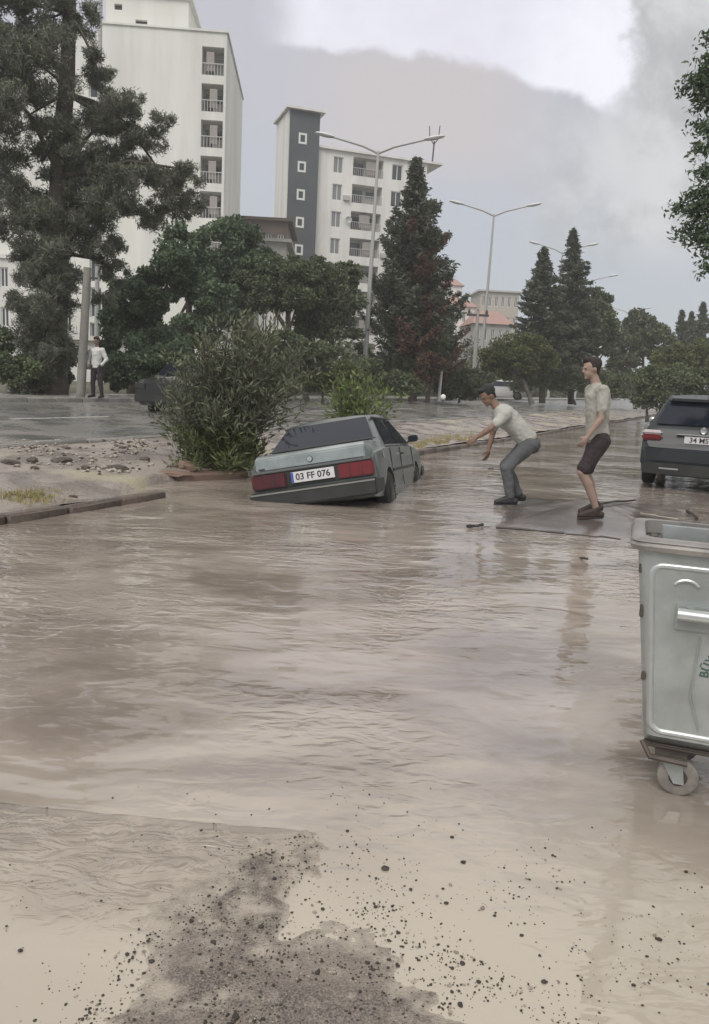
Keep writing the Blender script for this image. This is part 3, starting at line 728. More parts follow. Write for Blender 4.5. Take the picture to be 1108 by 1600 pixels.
simple_house('long white single storey building behind the trees at the left', -80, 262, 520, 50, M_wall2, M_wall1, True, rows=1, cols=7, depth=6, eave=.4)
simple_house('pale house at the left edge seen under the pine', -60, 45, 400, 60, M_wall2, M_wall2, True, rows=3, cols=4, eave=.2)
simple_house('distant beige building with a long flat canopy behind the street lamp', 752, 812, 455, 150, mat('beige_wall', (.45, .42, .37), .8), M_rail, True, rows=5, cols=6)
simple_house('distant white building stepping down beside the big conifer', 700, 742, 478, 140, M_wall2, mat('pink_tiles', (.36, .22, .19), .8), True, rows=4, cols=4, roof=2)
simple_house('distant low house with a reddish roof behind the street lamp', 742, 800, 505, 130, M_recess, MATS['pink_tiles'], True, rows=3, cols=5, roof=2.5)
simple_house('distant pale flat topped building left of the beige one', 690, 722, 445, 170, M_wall2, MATS['pink_tiles'], True, rows=5, cols=3, roof=2)

# ------------------------------------------------------------------ posts and lamps
M_galv = mat('lamp_post_grey', (.42, .42, .41), .5, metal=.2)
LT = T_P - 1.9
def lamp_at(px, py):
    d = ray(px, py); k = LT / (d[0] * LD.x + d[1] * LD.y); return Vector(d * k) + Vector((0, 0, H))
lamp0 = None
labels = ['nearest double armed street lamp, in front of the white block', 'second double armed street lamp, standing clear against the sky', 'third street lamp, its arms showing behind the twin conifers', 'fourth street lamp, its arm over the conifers right of the twins', 'farthest street lamp, a faint pole among the trees']
for i, ((px, py), lb) in enumerate(zip([(586, 236), (768, 335), (876, 394), (915, 440), (980, 488)], labels)):
    p = lamp_at(px, py); hgt = p.z - Z_P
    if lamp0 is None:
        t = lamp0 = thing('street_lamp', lb, 'street lamp', (p.x, p.y, Z_P), (0, 0, 0), 'street lamps along the far pavement'); h0 = hgt
        MB().tube([(0, 0, 0), (0, 0, hgt * .5), (0, 0, hgt)], [.14, .11, .07], 10).build('pole', M_galv, t)
        for sgn in (-1, 1):
            MB().tube([(0, 0, hgt - .1), (sgn * .8, 0, hgt + .22), (sgn * 2.4, 0, hgt + .62)], [.07, .06, .05], 6).build('arm', M_galv, t)
            mb = MB(); c = Vector((sgn * 2.75, 0, hgt + .70)); mb.ell(c, (.55, 0, sgn * .1), (0, .2, 0), (0, 0, .11), 12, 5); mb.build('lamp_head', mat('lamp_head', (.62, .62, .62), .3), t)
        t.rotation_euler = (0, math.radians(.8), -.12)
    else:
        t = copy_tree(lamp0); t['label'] = lb; t.location = (p.x, p.y, Z_P); t.scale = (1, 1, hgt / h0); t.rotation_euler = (0, math.radians(.8), -.1 - .05 * i)
# concrete pole by the pedestrian
b = gnd(126, 621); tp = dp(137, 418, b.y)
t = thing('utility_pole', 'grey concrete pole beside the pine with the person in white behind it', 'pole', b)
MB().tube([(0, 0, 0), tuple(Vector((tp.x, tp.y, tp.z)) - b)], [.135, .11], 14).build('shaft', mat('weathered_concrete', (.25, .24, .22), .85, bump=.4, bscale=10, var=.25, vscale=2), t)
v = Vector((tp.x, tp.y, tp.z)) - b
MB().box(v.x - .28, v.x + .28, v.y - .04, v.y + .04, v.z - .32, v.z - .26).build('bracket', M_dark, t)
# thin post in front of the tall block
b = dp(150, 610, 40); tp = dp(158, -60, 40); b.z = Z_P
t = thing('flag_pole', 'thin tall grey pole rising past the roof of the tall pale block', 'pole', b)
MB().tube([(0, 0, 0), tuple(Vector((tp.x, tp.y, tp.z)) - b)], [.12, .09], 8).build('shaft', M_galv, t)
# H-frame power pole
b = dp(741, 580, 56); b.z = Z_P
t = thing('power_pole', 'pale power pole with a crossarm beside the second street lamp', 'pole', b)
top = dp(747, 486, 56); v = Vector((top.x, top.y, top.z)) - b
MB().tube([(0, 0, 0), tuple(v)], [.15, .11], 8).build('shaft', M_conc, t)
MB().box(v.x - .75, v.x + .75, -.08, .08, v.z - .35, v.z - .2).build('crossarm', M_dark, t)
for k_ in (-.6, 0, .6): MB().lathe([(0, .07), (.12, .1), (.3, .05)], 8, 'z', (v.x + k_, 0, v.z - .2)).build('insulator', M_dark, t)
b = gp(688, 612, Z_P); b = dp(686, 616, 44); b.z = Z_P
t = thing('marker_post', 'short pale post at the left of the big hedge', 'post', b); MB().tube([(0, 0, 0), (.05, 0, 1.75)], .085, 8).build('post', mat('pale_paint', (.6, .6, .57), .6), t)
MB().ell((0, -.1, 1.75), (.1, 0, 0), (0, .1, 0), (0, 0, .07), 8, 5).build('cap', M_frame, t)
b = gp(700, 612, Z_P); b = dp(693, 612, 40); 
t = tag(MB().ell((0, 0, 0), (.14, 0, 0), (0, .14, 0), (0, 0, .14), 12, 8).build('lamp_globe', mat('white_plastic', (.8, .8, .8), .3)), 'small white globe by the short pale post', 'globe'); t.location = (b.x, b.y, Z_P + .28)
MB().tube([(0, 0, -.28), (0, 0, -.1)], .04, 6).build('stem', M_dark, t)

# ------------------------------------------------------------------ vegetation
M_bark = mat('bark', (.085, .07, .055), .9, bump=1.0, bscale=9, var=.4, vscale=5)
M_barkg = mat('grey_bark', (.17, .155, .135), .9, bump=1.0, bscale=9, var=.4, vscale=5)
def leafmat(name, c, c2, rough=.6):
    m = bpy.data.materials.new(name); m.use_nodes = True; t = m.node_tree; h = G(t); b = t.nodes['Principled BSDF']
    at = t.nodes.new('ShaderNodeAttribute'); at.attribute_name = 'tint'
    col = h.mix(at.outputs['Fac'], c, c2); h.l(col, b.inputs['Base Color']); b.inputs['Roughness'].default_value = rough; b.inputs['Specular IOR Level'].default_value = .35
    tr = t.nodes.new('ShaderNodeBsdfTranslucent'); h.l(col, tr.inputs[0]); ms = t.nodes.new('ShaderNodeMixShader'); ms.inputs[0].default_value = .22
    h.l(b.outputs[0], ms.inputs[1]); h.l(tr.outputs[0], ms.inputs[2]); h.l(ms.outputs[0], t.nodes['Material Output'].inputs[0])
    return m
M_pine = leafmat('pine_needles', (.095, .105, .072), (.22, .235, .17))
M_green = leafmat('green_leaves', (.072, .108, .060), (.155, .215, .12))
M_dgreen = leafmat('dark_leaves', (.075, .098, .052), (.18, .215, .115))
M_fir = leafmat('fir_needles', (.058, .072, .052), (.14, .16, .11))
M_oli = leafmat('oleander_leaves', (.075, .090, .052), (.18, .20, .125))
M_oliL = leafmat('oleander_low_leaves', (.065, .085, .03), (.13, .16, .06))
M_bright = leafmat('bright_leaves', (.08, .115, .03), (.18, .23, .08))
M_clip = leafmat('clipped_leaves', (.07, .088, .03), (.16, .18, .07))
M_red = leafmat('browned_needles', (.09, .045, .032), (.15, .085, .06))
M_hazeg = leafmat('far_leaves', (.075, .09, .05), (.17, .195, .11))
NR = np.random.default_rng(11)
def leaf_mesh(name, cen, axis, length, width, m, parent, tint=None, droop=0.0, loc=None):
    """cen Nx3, axis Nx3 (leaf direction), one kinked quad pair -> single diamond quad per leaf"""
    N = len(cen); axis = axis / (np.linalg.norm(axis, axis=1, keepdims=True) + 1e-9)
    rv = NR.normal(size=(N, 3)); side = np.cross(axis, rv); side /= (np.linalg.norm(side, axis=1, keepdims=True) + 1e-9)
    L = (length * NR.uniform(.6, 1.3, N))[:, None]; W = (width * NR.uniform(.6, 1.3, N))[:, None]
    P = np.empty((N, 4, 3)); P[:, 0] = cen - axis * L * .5; P[:, 1] = cen + side * W * .5 - axis * L * .05; P[:, 2] = cen + axis * L * .5; P[:, 3] = cen - side * W * .5 - axis * L * .05
    me = bpy.data.meshes.new(name); me.vertices.add(N * 4); me.vertices.foreach_set('co', P.reshape(-1)); me.loops.add(N * 4); me.loops.foreach_set('vertex_index', np.arange(N * 4, dtype=np.int32))
    me.polygons.add(N); me.polygons.foreach_set('loop_start', np.arange(0, N * 4, 4, dtype=np.int32)); me.polygons.foreach_set('loop_total', np.full(N, 4, dtype=np.int32))
    if tint is None: tint = NR.uniform(0, 1, N) ** 1.4
    a = me.attributes.new('tint', 'FLOAT', 'POINT'); a.data.foreach_set('value', np.repeat(tint, 4).astype(np.float32))
    me.update(); me.materials.append(m); return link(name, me, parent)
def blob_leaves(clumps, n, sub=14, subr=.30, inner=.25):
    """leaf centres spread through lumpy sub-clumps of each ellipsoid"""
    cen = []; ax = []; tin = []
    vol = np.array([c[3] * c[4] * c[5] for c in clumps]) ** .67; vol /= vol.sum()
    for c, w in zip(clumps, vol):
        C0 = np.array(c[:3]); R = np.array(c[3:6])
        d = NR.normal(size=(sub, 3)); d /= np.linalg.norm(d, axis=1, keepdims=True); rr = NR.uniform(.45, .95, (sub, 1))
        sc = C0 + d * R * rr; sr = NR.uniform(.6, 1.25, sub) * subr * R.mean(); st_ = NR.uniform(-.25, .25, sub)
        m = max(10, int(n * w)); k = NR.integers(0, sub, m)
        dd = NR.normal(size=(m, 3)); dd /= np.linalg.norm(dd, axis=1, keepdims=True); q = NR.uniform(0, 1, (m, 1)) ** .45
        p = sc[k] + dd * q * sr[k][:, None] * np.array([1, 1, .75])
        cen.append(p); ax.append(dd * .8 + NR.normal(size=(m, 3)) * .6 + np.array([0, 0, -.1])); tin.append(np.clip(NR.uniform(0, 1, m) ** 1.5 * .7 + .15 + st_[k], 0, 1))
    return np.concatenate(cen), np.concatenate(ax), np.concatenate(tin)
def trunk(par, h, r, lean=(0, 0), m=None, limbs=(), seed=0, base=(0, 0), top_r=.35):
    rr = random.Random(seed); mb = MB(); n = 8; pts = []
    for i in range(n): f = i / (n - 1); pts.append(Vector((base[0] + lean[0] * f + rr.uniform(-.05, .05) * r * 3, base[1] + lean[1] * f + rr.uniform(-.05, .05) * r * 3, h * f - (.1 if i == 0 else 0))))
    mb.tube(pts, [r * (1.25 if i == 0 else 1) * (1 - (1 - top_r) * i / (n - 1)) for i in range(n)], 10)
    for (f, tip, rb) in limbs:
        k = min(n - 2, int(f * (n - 1))); p = pts[k].lerp(pts[k + 1], f * (n - 1) - k); q = Vector(tip); mid = p.lerp(q, .5) + Vector((rr.uniform(-.1, .1), rr.uniform(-.1, .1), .08)) * (q - p).length
        mb.tube([p, mid, q], [rb, rb * .65, rb * .25], 6)
    return mb.build('trunk', m or M_bark, par, sharp=60)
def clump_from_px(base, D, specs):
    """ellipsoids given where they appear at distance D -> local coordinates of the tree"""
    out = []
    for (px, py, rx, ry, *dy) in specs:
        off = dy[0] if dy else 0; c = dp(px, py, D + off); k = (D + off) / FPX / cf[1]
        out.append((c.x - base.x, c.y - base.y, c.z - base.z, rx * k, (rx + ry) * .5 * k, ry * k))
    return out
def leafy(name, label, cat, D, bpx, specs, n, L, W, m, trunk_r=.18, group=None, sub=14, subr=.3, tm=None, zb=None, limbs=True, tfrac=.75):
    sub = max(sub, 24); subr = max(subr, .42); n = int(n * 1.9); L *= 1.2; W *= 1.35
    b = dp(bpx, 620, D); b.z = Z_P if zb is None else zb
    t = thing(name, label, cat, b, (0, 0, 0), group)
    cl = clump_from_px(b, D, specs); c, a, ti = blob_leaves(cl, n, sub, subr)
    keep = c[:, 2] > .03; leaf_mesh('crown', c[keep], a[keep], L, W, m, t, ti[keep])
    ztop = max(q[2] + q[5] for q in cl)
    mid = cl[0]
    trunk(t, ztop * tfrac, trunk_r, (mid[0] * .6, mid[1] * .6), tm, [(.45 + .4 * (i % 3) / 3, (q[0], q[1], q[2]), trunk_r * .4) for i, q in enumerate(cl[:6])] if limbs else [], seed=int(bpx))
    return t
# --- the big pine
def pine():
    D = 25.5; b = dp(82, 615, D); b.z = Z_P
    t = thing('pine_tree', 'big dark umbrella pine filling the upper left corner in front of the tall pale block', 'tree', b)
    sp = [(20, 40, 75, 45), (75, 30, 45, 40), (130, 25, 22, 26), (10, 130, 80, 60), (80, 120, 60, 50), (140, 100, 28, 24, .6), (165, 108, 14, 16, .5), (60, 200, 80, 50), (150, 160, 40, 32), (185, 178, 36, 24, -.5), (212, 165, 22, 16, -.5),
          (130, 220, 60, 40), (190, 235, 46, 26, .5), (240, 225, 30, 16, .5), (268, 205, 16, 12, .5), (40, 270, 80, 45), (130, 285, 70, 40), (205, 290, 55, 32, -.6), (262, 275, 40, 22, -.6), (285, 262, 20, 16, -.6), (275, 310, 30, 22, -.6),
          (180, 335, 60, 30, .4), (240, 335, 40, 20, .4), (90, 350, 75, 38), (20, 340, 50, 40), (150, 385, 40, 26), (90, 410, 62, 36), (170, 420, 22, 24), (40, 400, 50, 36, .8), (85, 470, 48, 40), (75, 535, 46, 45, .3), (60, 585, 44, 34, .3), (110, 555, 20, 40, .6), (20, 480, 28, 20), (165, 470, 18, 16, .5)]
    cl = clump_from_px(b, D, sp); cl = [(x, y + NR.uniform(-1.3, 1.3), z, rx, ry * 1.3, rz) for x, y, z, rx, ry, rz in cl]
    T = 19000; c, a, ti = blob_leaves(cl, T, 14, .36)
    # each centre is a tuft of needles
    per = 11; C = np.repeat(c, per, 0) + NR.normal(size=(len(c) * per, 3)) * .055; A = NR.normal(size=(len(C), 3)) * .55 + np.repeat(a / (np.linalg.norm(a, axis=1, keepdims=True)), per, 0) * .5 + np.array([0, 0, .35]); TI = np.clip(np.repeat(ti, per) + NR.uniform(-.2, .2, len(C)), 0, 1)
    leaf_mesh('crown', C, A, .19, .027, M_pine, t, TI)
    L = [(.5, cl[i][:3], .09) for i in (3, 8, 12, 15, 17, 19)] + [(.68, cl[i][:3], .07) for i in (4, 7, 9, 13, 20)] + [(.85, cl[i][:3], .06) for i in (0, 1, 2, 5, 6)] + [(.33, cl[i][:3], .08) for i in (21, 23, 24, 25, 27)]
    trunk(t, 13.2, .42, (.6, .3), M_bark, L, 3)
pine()
b0 = dp(30, 400, 26); 
leafy('shrub', 'loose dark shrub at the foot of the pine by the left edge', 'shrub', 24, 20, [(8, 570, 34, 34), (40, 580, 26, 28), (0, 530, 16, 26)], 5000, .10, .05, M_dgreen, .05, tfrac=.5)
leafy('shrub', 'dark shrub between the pine trunk and the concrete pole', 'shrub', 26.5, 100, [(100, 560, 16, 40), (88, 590, 22, 24)], 3500, .10, .05, M_dgreen, .05, tfrac=.5)
GRT = 'broadleaf trees along the far pavement'
leafy('broadleaf_tree', 'fresh green tree just right of the pine, below the gap of pale wall', 'tree', 31, 205, [(205, 475, 38, 34), (245, 455, 36, 36), (180, 500, 26, 26), (225, 520, 50, 28), (275, 430, 30, 42)], 15000, .13, .08, M_green, .16, GRT)
leafy('broadleaf_tree', 'tall green tree whose top crosses the foot of the tall pale block', 'tree', 38, 300, [(285, 385, 36, 34), (300, 430, 44, 36), (265, 415, 22, 30), (330, 480, 40, 40), (290, 520, 50, 36), (255, 540, 40, 26)], 17000, .15, .09, M_green, .2, GRT)
leafy('broadleaf_tree', 'tall green tree in front of the low house with the dark eave', 'tree', 40, 370, [(370, 385, 44, 38), (400, 420, 40, 34), (350, 430, 40, 40), (345, 480, 40, 30), (385, 365, 22, 16)], 15000, .15, .09, M_green, .2, GRT)
leafy('broadleaf_tree', 'dark round headed tree in front of the foot of the stair tower', 'tree', 39, 455, [(440, 430, 42, 30), (400, 445, 34, 26), (480, 425, 36, 26), (420, 470, 40, 22), (470, 460, 40, 26)], 13000, .14, .08, M_dgreen, .18, GRT)
leafy('broadleaf_tree', 'dark tree directly left of the nearest lamp post', 'tree', 41, 520, [(510, 440, 36, 34), (535, 470, 34, 34), (490, 475, 34, 34), (520, 510, 44, 30), (480, 515, 26, 24), (545, 430, 20, 22)], 15000, .15, .09, M_dgreen, .2, GRT)
leafy('broadleaf_tree', 'low dark tree behind the top of the oleander', 'tree', 34, 480, [(450, 540, 36, 26), (495, 555, 34, 26), (400, 545, 30, 24)], 7000, .12, .07, M_dgreen, .12, GRT, tfrac=.6)
leafy('shrub', 'green hedge shrub behind the parked dark car', 'shrub', 27, 220, [(200, 560, 34, 40), (240, 575, 40, 34), (280, 570, 36, 34), (180, 585, 24, 30), (170, 540, 14, 30)], 13000, .10, .055, M_green, .06, tfrac=.5)
leafy('shrub', 'low green shrub behind the right side of the oleander', 'shrub', 34, 505, [(500, 590, 28, 20), (540, 588, 30, 22)], 5000, .10, .06, M_clip, .06, tfrac=.5)
leafy('shrub', 'dark rounded shrub right of the nearest lamp post', 'shrub', 41, 600, [(585, 585, 34, 26), (625, 598, 28, 18)], 6000, .12, .07, M_dgreen, .06, tfrac=.5)
leafy('hedge', 'large grey green mounded hedge beneath the power pole', 'hedge', 46, 718, [(718, 598, 36, 26), (700, 605, 20, 18), (748, 600, 22, 24)], 9000, .12, .07, M_hazeg, .06, tfrac=.4)
leafy('broadleaf_tree', 'small round dark tree at the right foot of the big conifer', 'tree', 43, 668, [(690, 545, 24, 22), (665, 560, 30, 26), (640, 570, 24, 20)], 8000, .13, .08, M_dgreen, .12, GRT, tfrac=.6)
leafy('clipped_tree', 'clipped flat round crowned tree on a pale trunk before the twin conifers', 'tree', 52, 832, [(786, 552, 30, 26), (825, 548, 32, 26), (850, 558, 20, 24), (770, 572, 22, 20), (812, 575, 30, 18)], 16000, .12, .08, M_clip, .16, tm=M_barkg, sub=26, subr=.36, tfrac=.6)
leafy('broadleaf_tree', 'loose tree right of the twin conifers with sky showing through', 'tree', 62, 935, [(925, 470, 26, 26), (940, 505, 26, 26), (915, 520, 30, 30), (950, 530, 18, 24)], 8000, .20, .12, M_dgreen, .16, GRT)
leafy('broadleaf_tree', 'rounded far tree midway between the twin conifers and the right edge', 'tree', 75, 1005, [(1000, 515, 30, 30), (985, 545, 30, 26), (1025, 535, 28, 28), (975, 570, 26, 20)], 10000, .24, .14, M_hazeg, .2, GRT)
leafy('broadleaf_tree', 'broad olive green tree above the parked cars at the right', 'tree', 60, 1070, [(1050, 560, 36, 24), (1080, 555, 34, 26), (1110, 570, 30, 28), (1030, 585, 30, 20), (1145, 560, 40, 40)], 12000, .20, .12, M_clip, .2, GRT)
leafy('shrub', 'dark spreading shrub at the left front of the hatchback', 'shrub', 40, 1015, [(1010, 598, 26, 24), (1030, 620, 34, 20), (1060, 600, 40, 26), (1095, 610, 36, 30), (1000, 625, 14, 14)], 14000, .12, .07, M_dgreen, .08, tfrac=.4, zb=.2)
leafy('shrub', 'dark low shrubs beneath the twin conifers', 'shrub', 58, 900, [(880, 590, 34, 20), (925, 595, 32, 20), (960, 600, 34, 22), (820, 600, 22, 14)], 12000, .15, .09, M_dgreen, .08, tfrac=.4)
# belt of hedging behind the far pavement, reads as one mass
cl = []
for i in range(150):
    s_ = 36 + 150 * (i / 150) ** 1.3 + NR.uniform(-1, 1); t_ = T_P + 1.2 + NR.uniform(0, 5); h_ = NR.uniform(1.3, 2.4) * (1 + .7 * (i / 150)); q = st(s_, t_, Z_P)
    cl.append((q.x, q.y, Z_P + h_ * .55, 1.6 + i * .006, 1.6 + i * .006, h_ * .8))
for i in range(60):
    s_ = NR.uniform(90, 330); t_ = T_P + NR.uniform(6, 40); h_ = NR.uniform(2.5, 5); q = st(s_, t_, Z_P); cl.append((q.x, q.y, Z_P + h_ * .6, 3.5, 3.5, h_))
for i in range(26):
    s_ = NR.uniform(110, 330); t_ = NR.uniform(-24, 0); h_ = NR.uniform(3, 6); q = st(s_, t_, 0); cl.append((q.x, q.y, h_ * .5, 4, 4, h_))
c, a, ti = blob_leaves(cl, 190000, 10, .45); kk = c[:, 2] > .1; o = leaf_mesh('far_greenery', c[kk], a[kk], .34, .24, M_hazeg, None, ti[kk]); tag(o, 'distant belt of hedging and trees closing off the street', 'greenery', kind='stuff')

# --- conifers
def conifer(label, D, bpx, tip, base_y, halfw, nb, m, seed, lopside=0, up=.35, L=.30, red=0, droop=.1, group='tall conifers along the far pavement'):
    rr = random.Random(seed); b = dp(bpx, 620, D); b.z = Z_P
    tp = dp(tip[0], tip[1], D) - b; zb = (dp(bpx, base_y, D) - b).z; k = D / FPX
    t = thing('conifer_tree', label, 'tree', b, (0, 0, 0), group)
    cen = []; ax = []; ti = []; tr = []
    mb = MB(); mb.tube([(0, 0, -.1), (tp.x * .5, tp.y * .5, tp.z * .5), (tp.x, tp.y, tp.z)], [.24, .14, .03], 8)
    for i in range(nb):
        f = (i + rr.random()) / nb; z = zb + (tp.z - zb) * (f ** .9); w = halfw * k * ((1 - f) ** .75 + .05) * rr.uniform(.62, 1.12); A = rr.uniform(0, 6.283)
        if f > .8: w *= .7
        base = Vector((tp.x * z / tp.z, tp.y * z / tp.z, z)); d = Vector((math.cos(A), math.sin(A), 0)); pts = []
        for q in range(6):
            u_ = q / 5; pts.append(base + d * w * u_ + Vector((0, 0, w * (-droop * u_ + up * u_ ** 3))))
        mb.tube([pts[0], pts[3], pts[5]], [.05, .03, .01], 4)
        n = int(60 * max(.35, w / 2.0)); isred = red and rr.random() < red * (1 - f) and d.x > -.3
        for q in range(n):
            u_ = rr.random() ** .8; j = min(4, int(u_ * 5)); p = pts[j].lerp(pts[j + 1], u_ * 5 - j); sd = d.cross(Vector((0, 0, 1))); sp = (1 - u_ * .75) * w * .28
            s_ = rr.uniform(-1, 1); p = p + sd * s_ * sp + Vector((0, 0, rr.uniform(-.20, .06) * (1 - .6 * u_)))
            (tr if isred else cen).append(tuple(p)); 
            if not isred: ax.append(tuple(d * .8 + sd * s_ * .9 + Vector((rr.gauss(0, .3), rr.gauss(0, .3), rr.uniform(-.5, .6))))); ti.append(min(1, rr.random() ** 1.6 + (.2 if u_ > .8 else 0)))
    mb.build('trunk', M_bark, t)
    per = 3; C = np.repeat(np.array(cen), per, 0) + NR.normal(size=(len(cen) * per, 3)) * .07; A_ = np.repeat(np.array(ax), per, 0) + NR.normal(size=(len(C), 3)) * .4
    leaf_mesh('crown', C, A_, L, L * .33, m, t, np.clip(np.repeat(np.array(ti), per) + NR.uniform(-.15, .15, len(C)), 0, 1))
    if tr:
        C = np.repeat(np.array(tr), per, 0) + NR.normal(size=(len(tr) * per, 3)) * .07
        leaf_mesh('browned_foliage', C, NR.normal(size=(len(C), 3)) + np.array([.6, 0, 0]), L, L * .33, M_red, t)
    return t
conifer('broad ragged conifer with browned lower boughs right of the nearest lamp', 44, 645, (652, 250), 590, 88, 330, M_fir, 1, red=.45, up=.45)
conifer('left and shorter of the twin pointed conifers', 58, 848, (850, 388), 585, 62, 220, M_fir, 2, up=.15)
conifer('right and taller of the twin pointed conifers', 60, 893, (896, 360), 590, 55, 260, M_fir, 3, up=.1)
conifer('smallest far conifer near the right edge', 90, 1066, (1066, 486), 575, 18, 70, M_fir, 5, L=.45, group='far conifers by the right edge')
conifer('middle one of the three far conifers near the right edge', 92, 1081, (1081, 488), 575, 18, 70, M_fir, 6, L=.45, group='far conifers by the right edge')
conifer('tallest far conifer touching the right edge', 88, 1097, (1099, 474), 575, 22, 80, M_fir, 7, L=.45, group='far conifers by the right edge')
conifer('dark conifer standing just behind the large hedge', 64, 690, (683, 440), 600, 34, 110, M_fir, 8, L=.35)

# --- oleander on the median: many stems from one root with narrow leaves
def oleander(label, bp, stems, seed, m_up, m_lo, Ll, Lw, leafn, spread=1.0, zlo=.0):
    rr = random.Random(seed); b = gnd(*bp); t = thing('oleander_bush', label, 'bush', b); mb = MB(); cu_, au_, tu_ = [], [], []; cl_, al_, tl_ = [], [], []
    for (px, py, k) in stems:
        tip0 = dp(px, py, b.y) - b
        for q in range(k):
            tip = tip0 + Vector((rr.gauss(0, .16), rr.gauss(0, .45), rr.gauss(0, .12))) * spread; base = Vector((rr.uniform(-.25, .25), rr.uniform(-.25, .25), 0)) * spread
            mid = base.lerp(tip, .5) + Vector((-(tip.x - base.x) * .18, 0, .12 * tip.z)); P = []
            for i in range(9):
                f = i / 8; P.append(base * (1 - f) ** 2 + mid * 2 * f * (1 - f) + tip * f * f)
            mb.tube(P[::2], [.018, .014, .011, .008, .004], 4)
            for w in range(leafn):
                f = rr.uniform(.10, 1) ** .75; i = min(7, int(f * 8)); p = P[i].lerp(P[i + 1], f * 8 - i); r = .07 + .22 * f * (1.25 - f)
                o = Vector((rr.gauss(0, 1), rr.gauss(0, 1), rr.gauss(0, .8))); o.normalize(); p2 = p + o * r * rr.random() ** .5 * 1.3 * spread
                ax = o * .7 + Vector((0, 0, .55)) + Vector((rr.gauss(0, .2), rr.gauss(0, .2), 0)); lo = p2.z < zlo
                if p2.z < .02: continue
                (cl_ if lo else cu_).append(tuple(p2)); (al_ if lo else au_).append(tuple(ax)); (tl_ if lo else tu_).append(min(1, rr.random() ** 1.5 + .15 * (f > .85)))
    mb.build('stems', M_bark, t)
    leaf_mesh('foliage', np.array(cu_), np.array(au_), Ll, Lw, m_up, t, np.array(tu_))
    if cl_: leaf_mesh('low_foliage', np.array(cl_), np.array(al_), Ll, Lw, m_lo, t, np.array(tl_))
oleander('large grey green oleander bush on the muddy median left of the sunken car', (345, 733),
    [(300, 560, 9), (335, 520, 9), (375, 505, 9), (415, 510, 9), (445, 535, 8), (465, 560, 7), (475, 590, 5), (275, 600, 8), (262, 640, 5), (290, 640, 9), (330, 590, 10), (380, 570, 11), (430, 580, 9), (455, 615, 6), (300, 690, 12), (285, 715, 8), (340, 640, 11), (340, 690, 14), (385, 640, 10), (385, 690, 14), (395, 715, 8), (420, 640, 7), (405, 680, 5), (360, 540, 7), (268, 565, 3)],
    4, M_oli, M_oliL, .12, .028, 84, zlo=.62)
oleander('small bright green bush on the median behind the roof of the sunken car', (556, 676),
    [(515, 615, 5), (535, 600, 6), (560, 592, 6), (585, 600, 6), (603, 608, 4), (550, 625, 9), (580, 630, 8), (520, 635, 7), (598, 632, 4)], 6, M_bright, M_bright, .16, .06, 26, spread=1.5)
# roadside tree whose branch hangs in from the right
b = Vector((7.9, 11.5, 0)); t = thing('ash_tree', 'leafy branch tips of a roadside tree hanging in at the upper right edge', 'tree', b)
sp = [(1105, 60, 8, 8), (1100, 100, 14, 10), (1085, 130, 20, 12), (1100, 150, 16, 14), (1108, 200, 20, 10), (1100, 230, 14, 12), (1108, 270, 16, 20), (1090, 300, 16, 10), (1075, 325, 20, 12), (1100, 340, 24, 20), (1085, 365, 22, 14), (1105, 385, 14, 18), (1108, 420, 10, 12), (1150, 120, 40, 60), (1150, 260, 40, 70), (1160, 380, 40, 50), (1200, 40, 60, 60)]
cl = clump_from_px(b, 11.2, sp); c, a, ti = blob_leaves(cl, 2700, 9, .42)
per = 6; A0 = a / np.linalg.norm(a, axis=1, keepdims=True); A0 = A0 * .6 + np.array([-.6, 0, -.25]); C = np.repeat(c, per, 0) + np.repeat(A0, per, 0) * np.tile(np.linspace(-.12, .14, per), len(c))[:, None] + NR.normal(size=(len(c) * per, 3)) * .02
A = np.repeat(A0, per, 0) * .5 + NR.normal(size=(len(C), 3)) * .7
leaf_mesh('crown', C, A, .085, .032, leafmat('ash_leaves', (.06, .085, .05), (.15, .20, .125)), t, np.repeat(ti, per))
trunk(t, 7.5, .22, (-.3, .2), M_barkg, [(.35 + .05 * i, q[:3], .05) for i, q in enumerate(cl[:13])], 9)
# tufts of dry grass on the verge
gr = []; ga = []
for i in range(5200):
    px = NR.normal(690, 40); py = 704 - (px - 650) * .163 - 3 - abs(NR.normal(0, 7))
    if NR.uniform() < .25: px = NR.normal(48, 22); py = NR.normal(778, 5)
    if nz(px * .06, py * .25) < -.12: continue
    p = gnd(px, py); gr.append((p.x, p.y, p.z + .02)); ga.append((NR.normal() * .35, NR.normal() * .35, 1))
o = leaf_mesh('dry_grass', np.array(gr), np.array(ga), .06, .012, leafmat('dry_grass', (.30, .26, .12), (.46, .41, .22)), None); tag(o, 'flattened yellowish grass along the muddy median edge', 'grass', kind='stuff')
#PART3
# ------------------------------------------------------------------ vehicles
M_tyre = mat('tyre_rubber', (.02, .02, .02), .8, bump=.2, bscale=60)
M_rim = mat('steel_rim', (.30, .29, .28), .45, metal=.5, var=.3, vscale=8)
M_trim = mat('black_plastic', (.03, .032, .03), .55, var=.3, vscale=4)
M_red_l = mat('red_lens', (.15, .008, .012), .3, coat=.3)
M_red_d = mat('dull_red_lens', (.085, .010, .014), .35, coat=.2, var=.4, vscale=7)
M_chrome = mat('chrome', (.6, .6, .6), .2, metal=.9)
M_carglass = mat('car_glass', (.012, .016, .026), .05, spec=.5)
M_plate = mat('plate_white', (.68, .67, .68), .5, var=.12, vscale=20)
M_black = mat('black_ink', (.03, .03, .04), .5)
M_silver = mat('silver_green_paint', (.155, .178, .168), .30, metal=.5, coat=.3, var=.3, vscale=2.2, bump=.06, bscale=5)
M_lid = mat('sky_lit_lid_paint', (.37, .415, .41), .28, metal=.5, coat=.5, var=.22, vscale=4, bump=.05, bscale=6)  # same car paint, lightened to imitate sky light on the trunk lid
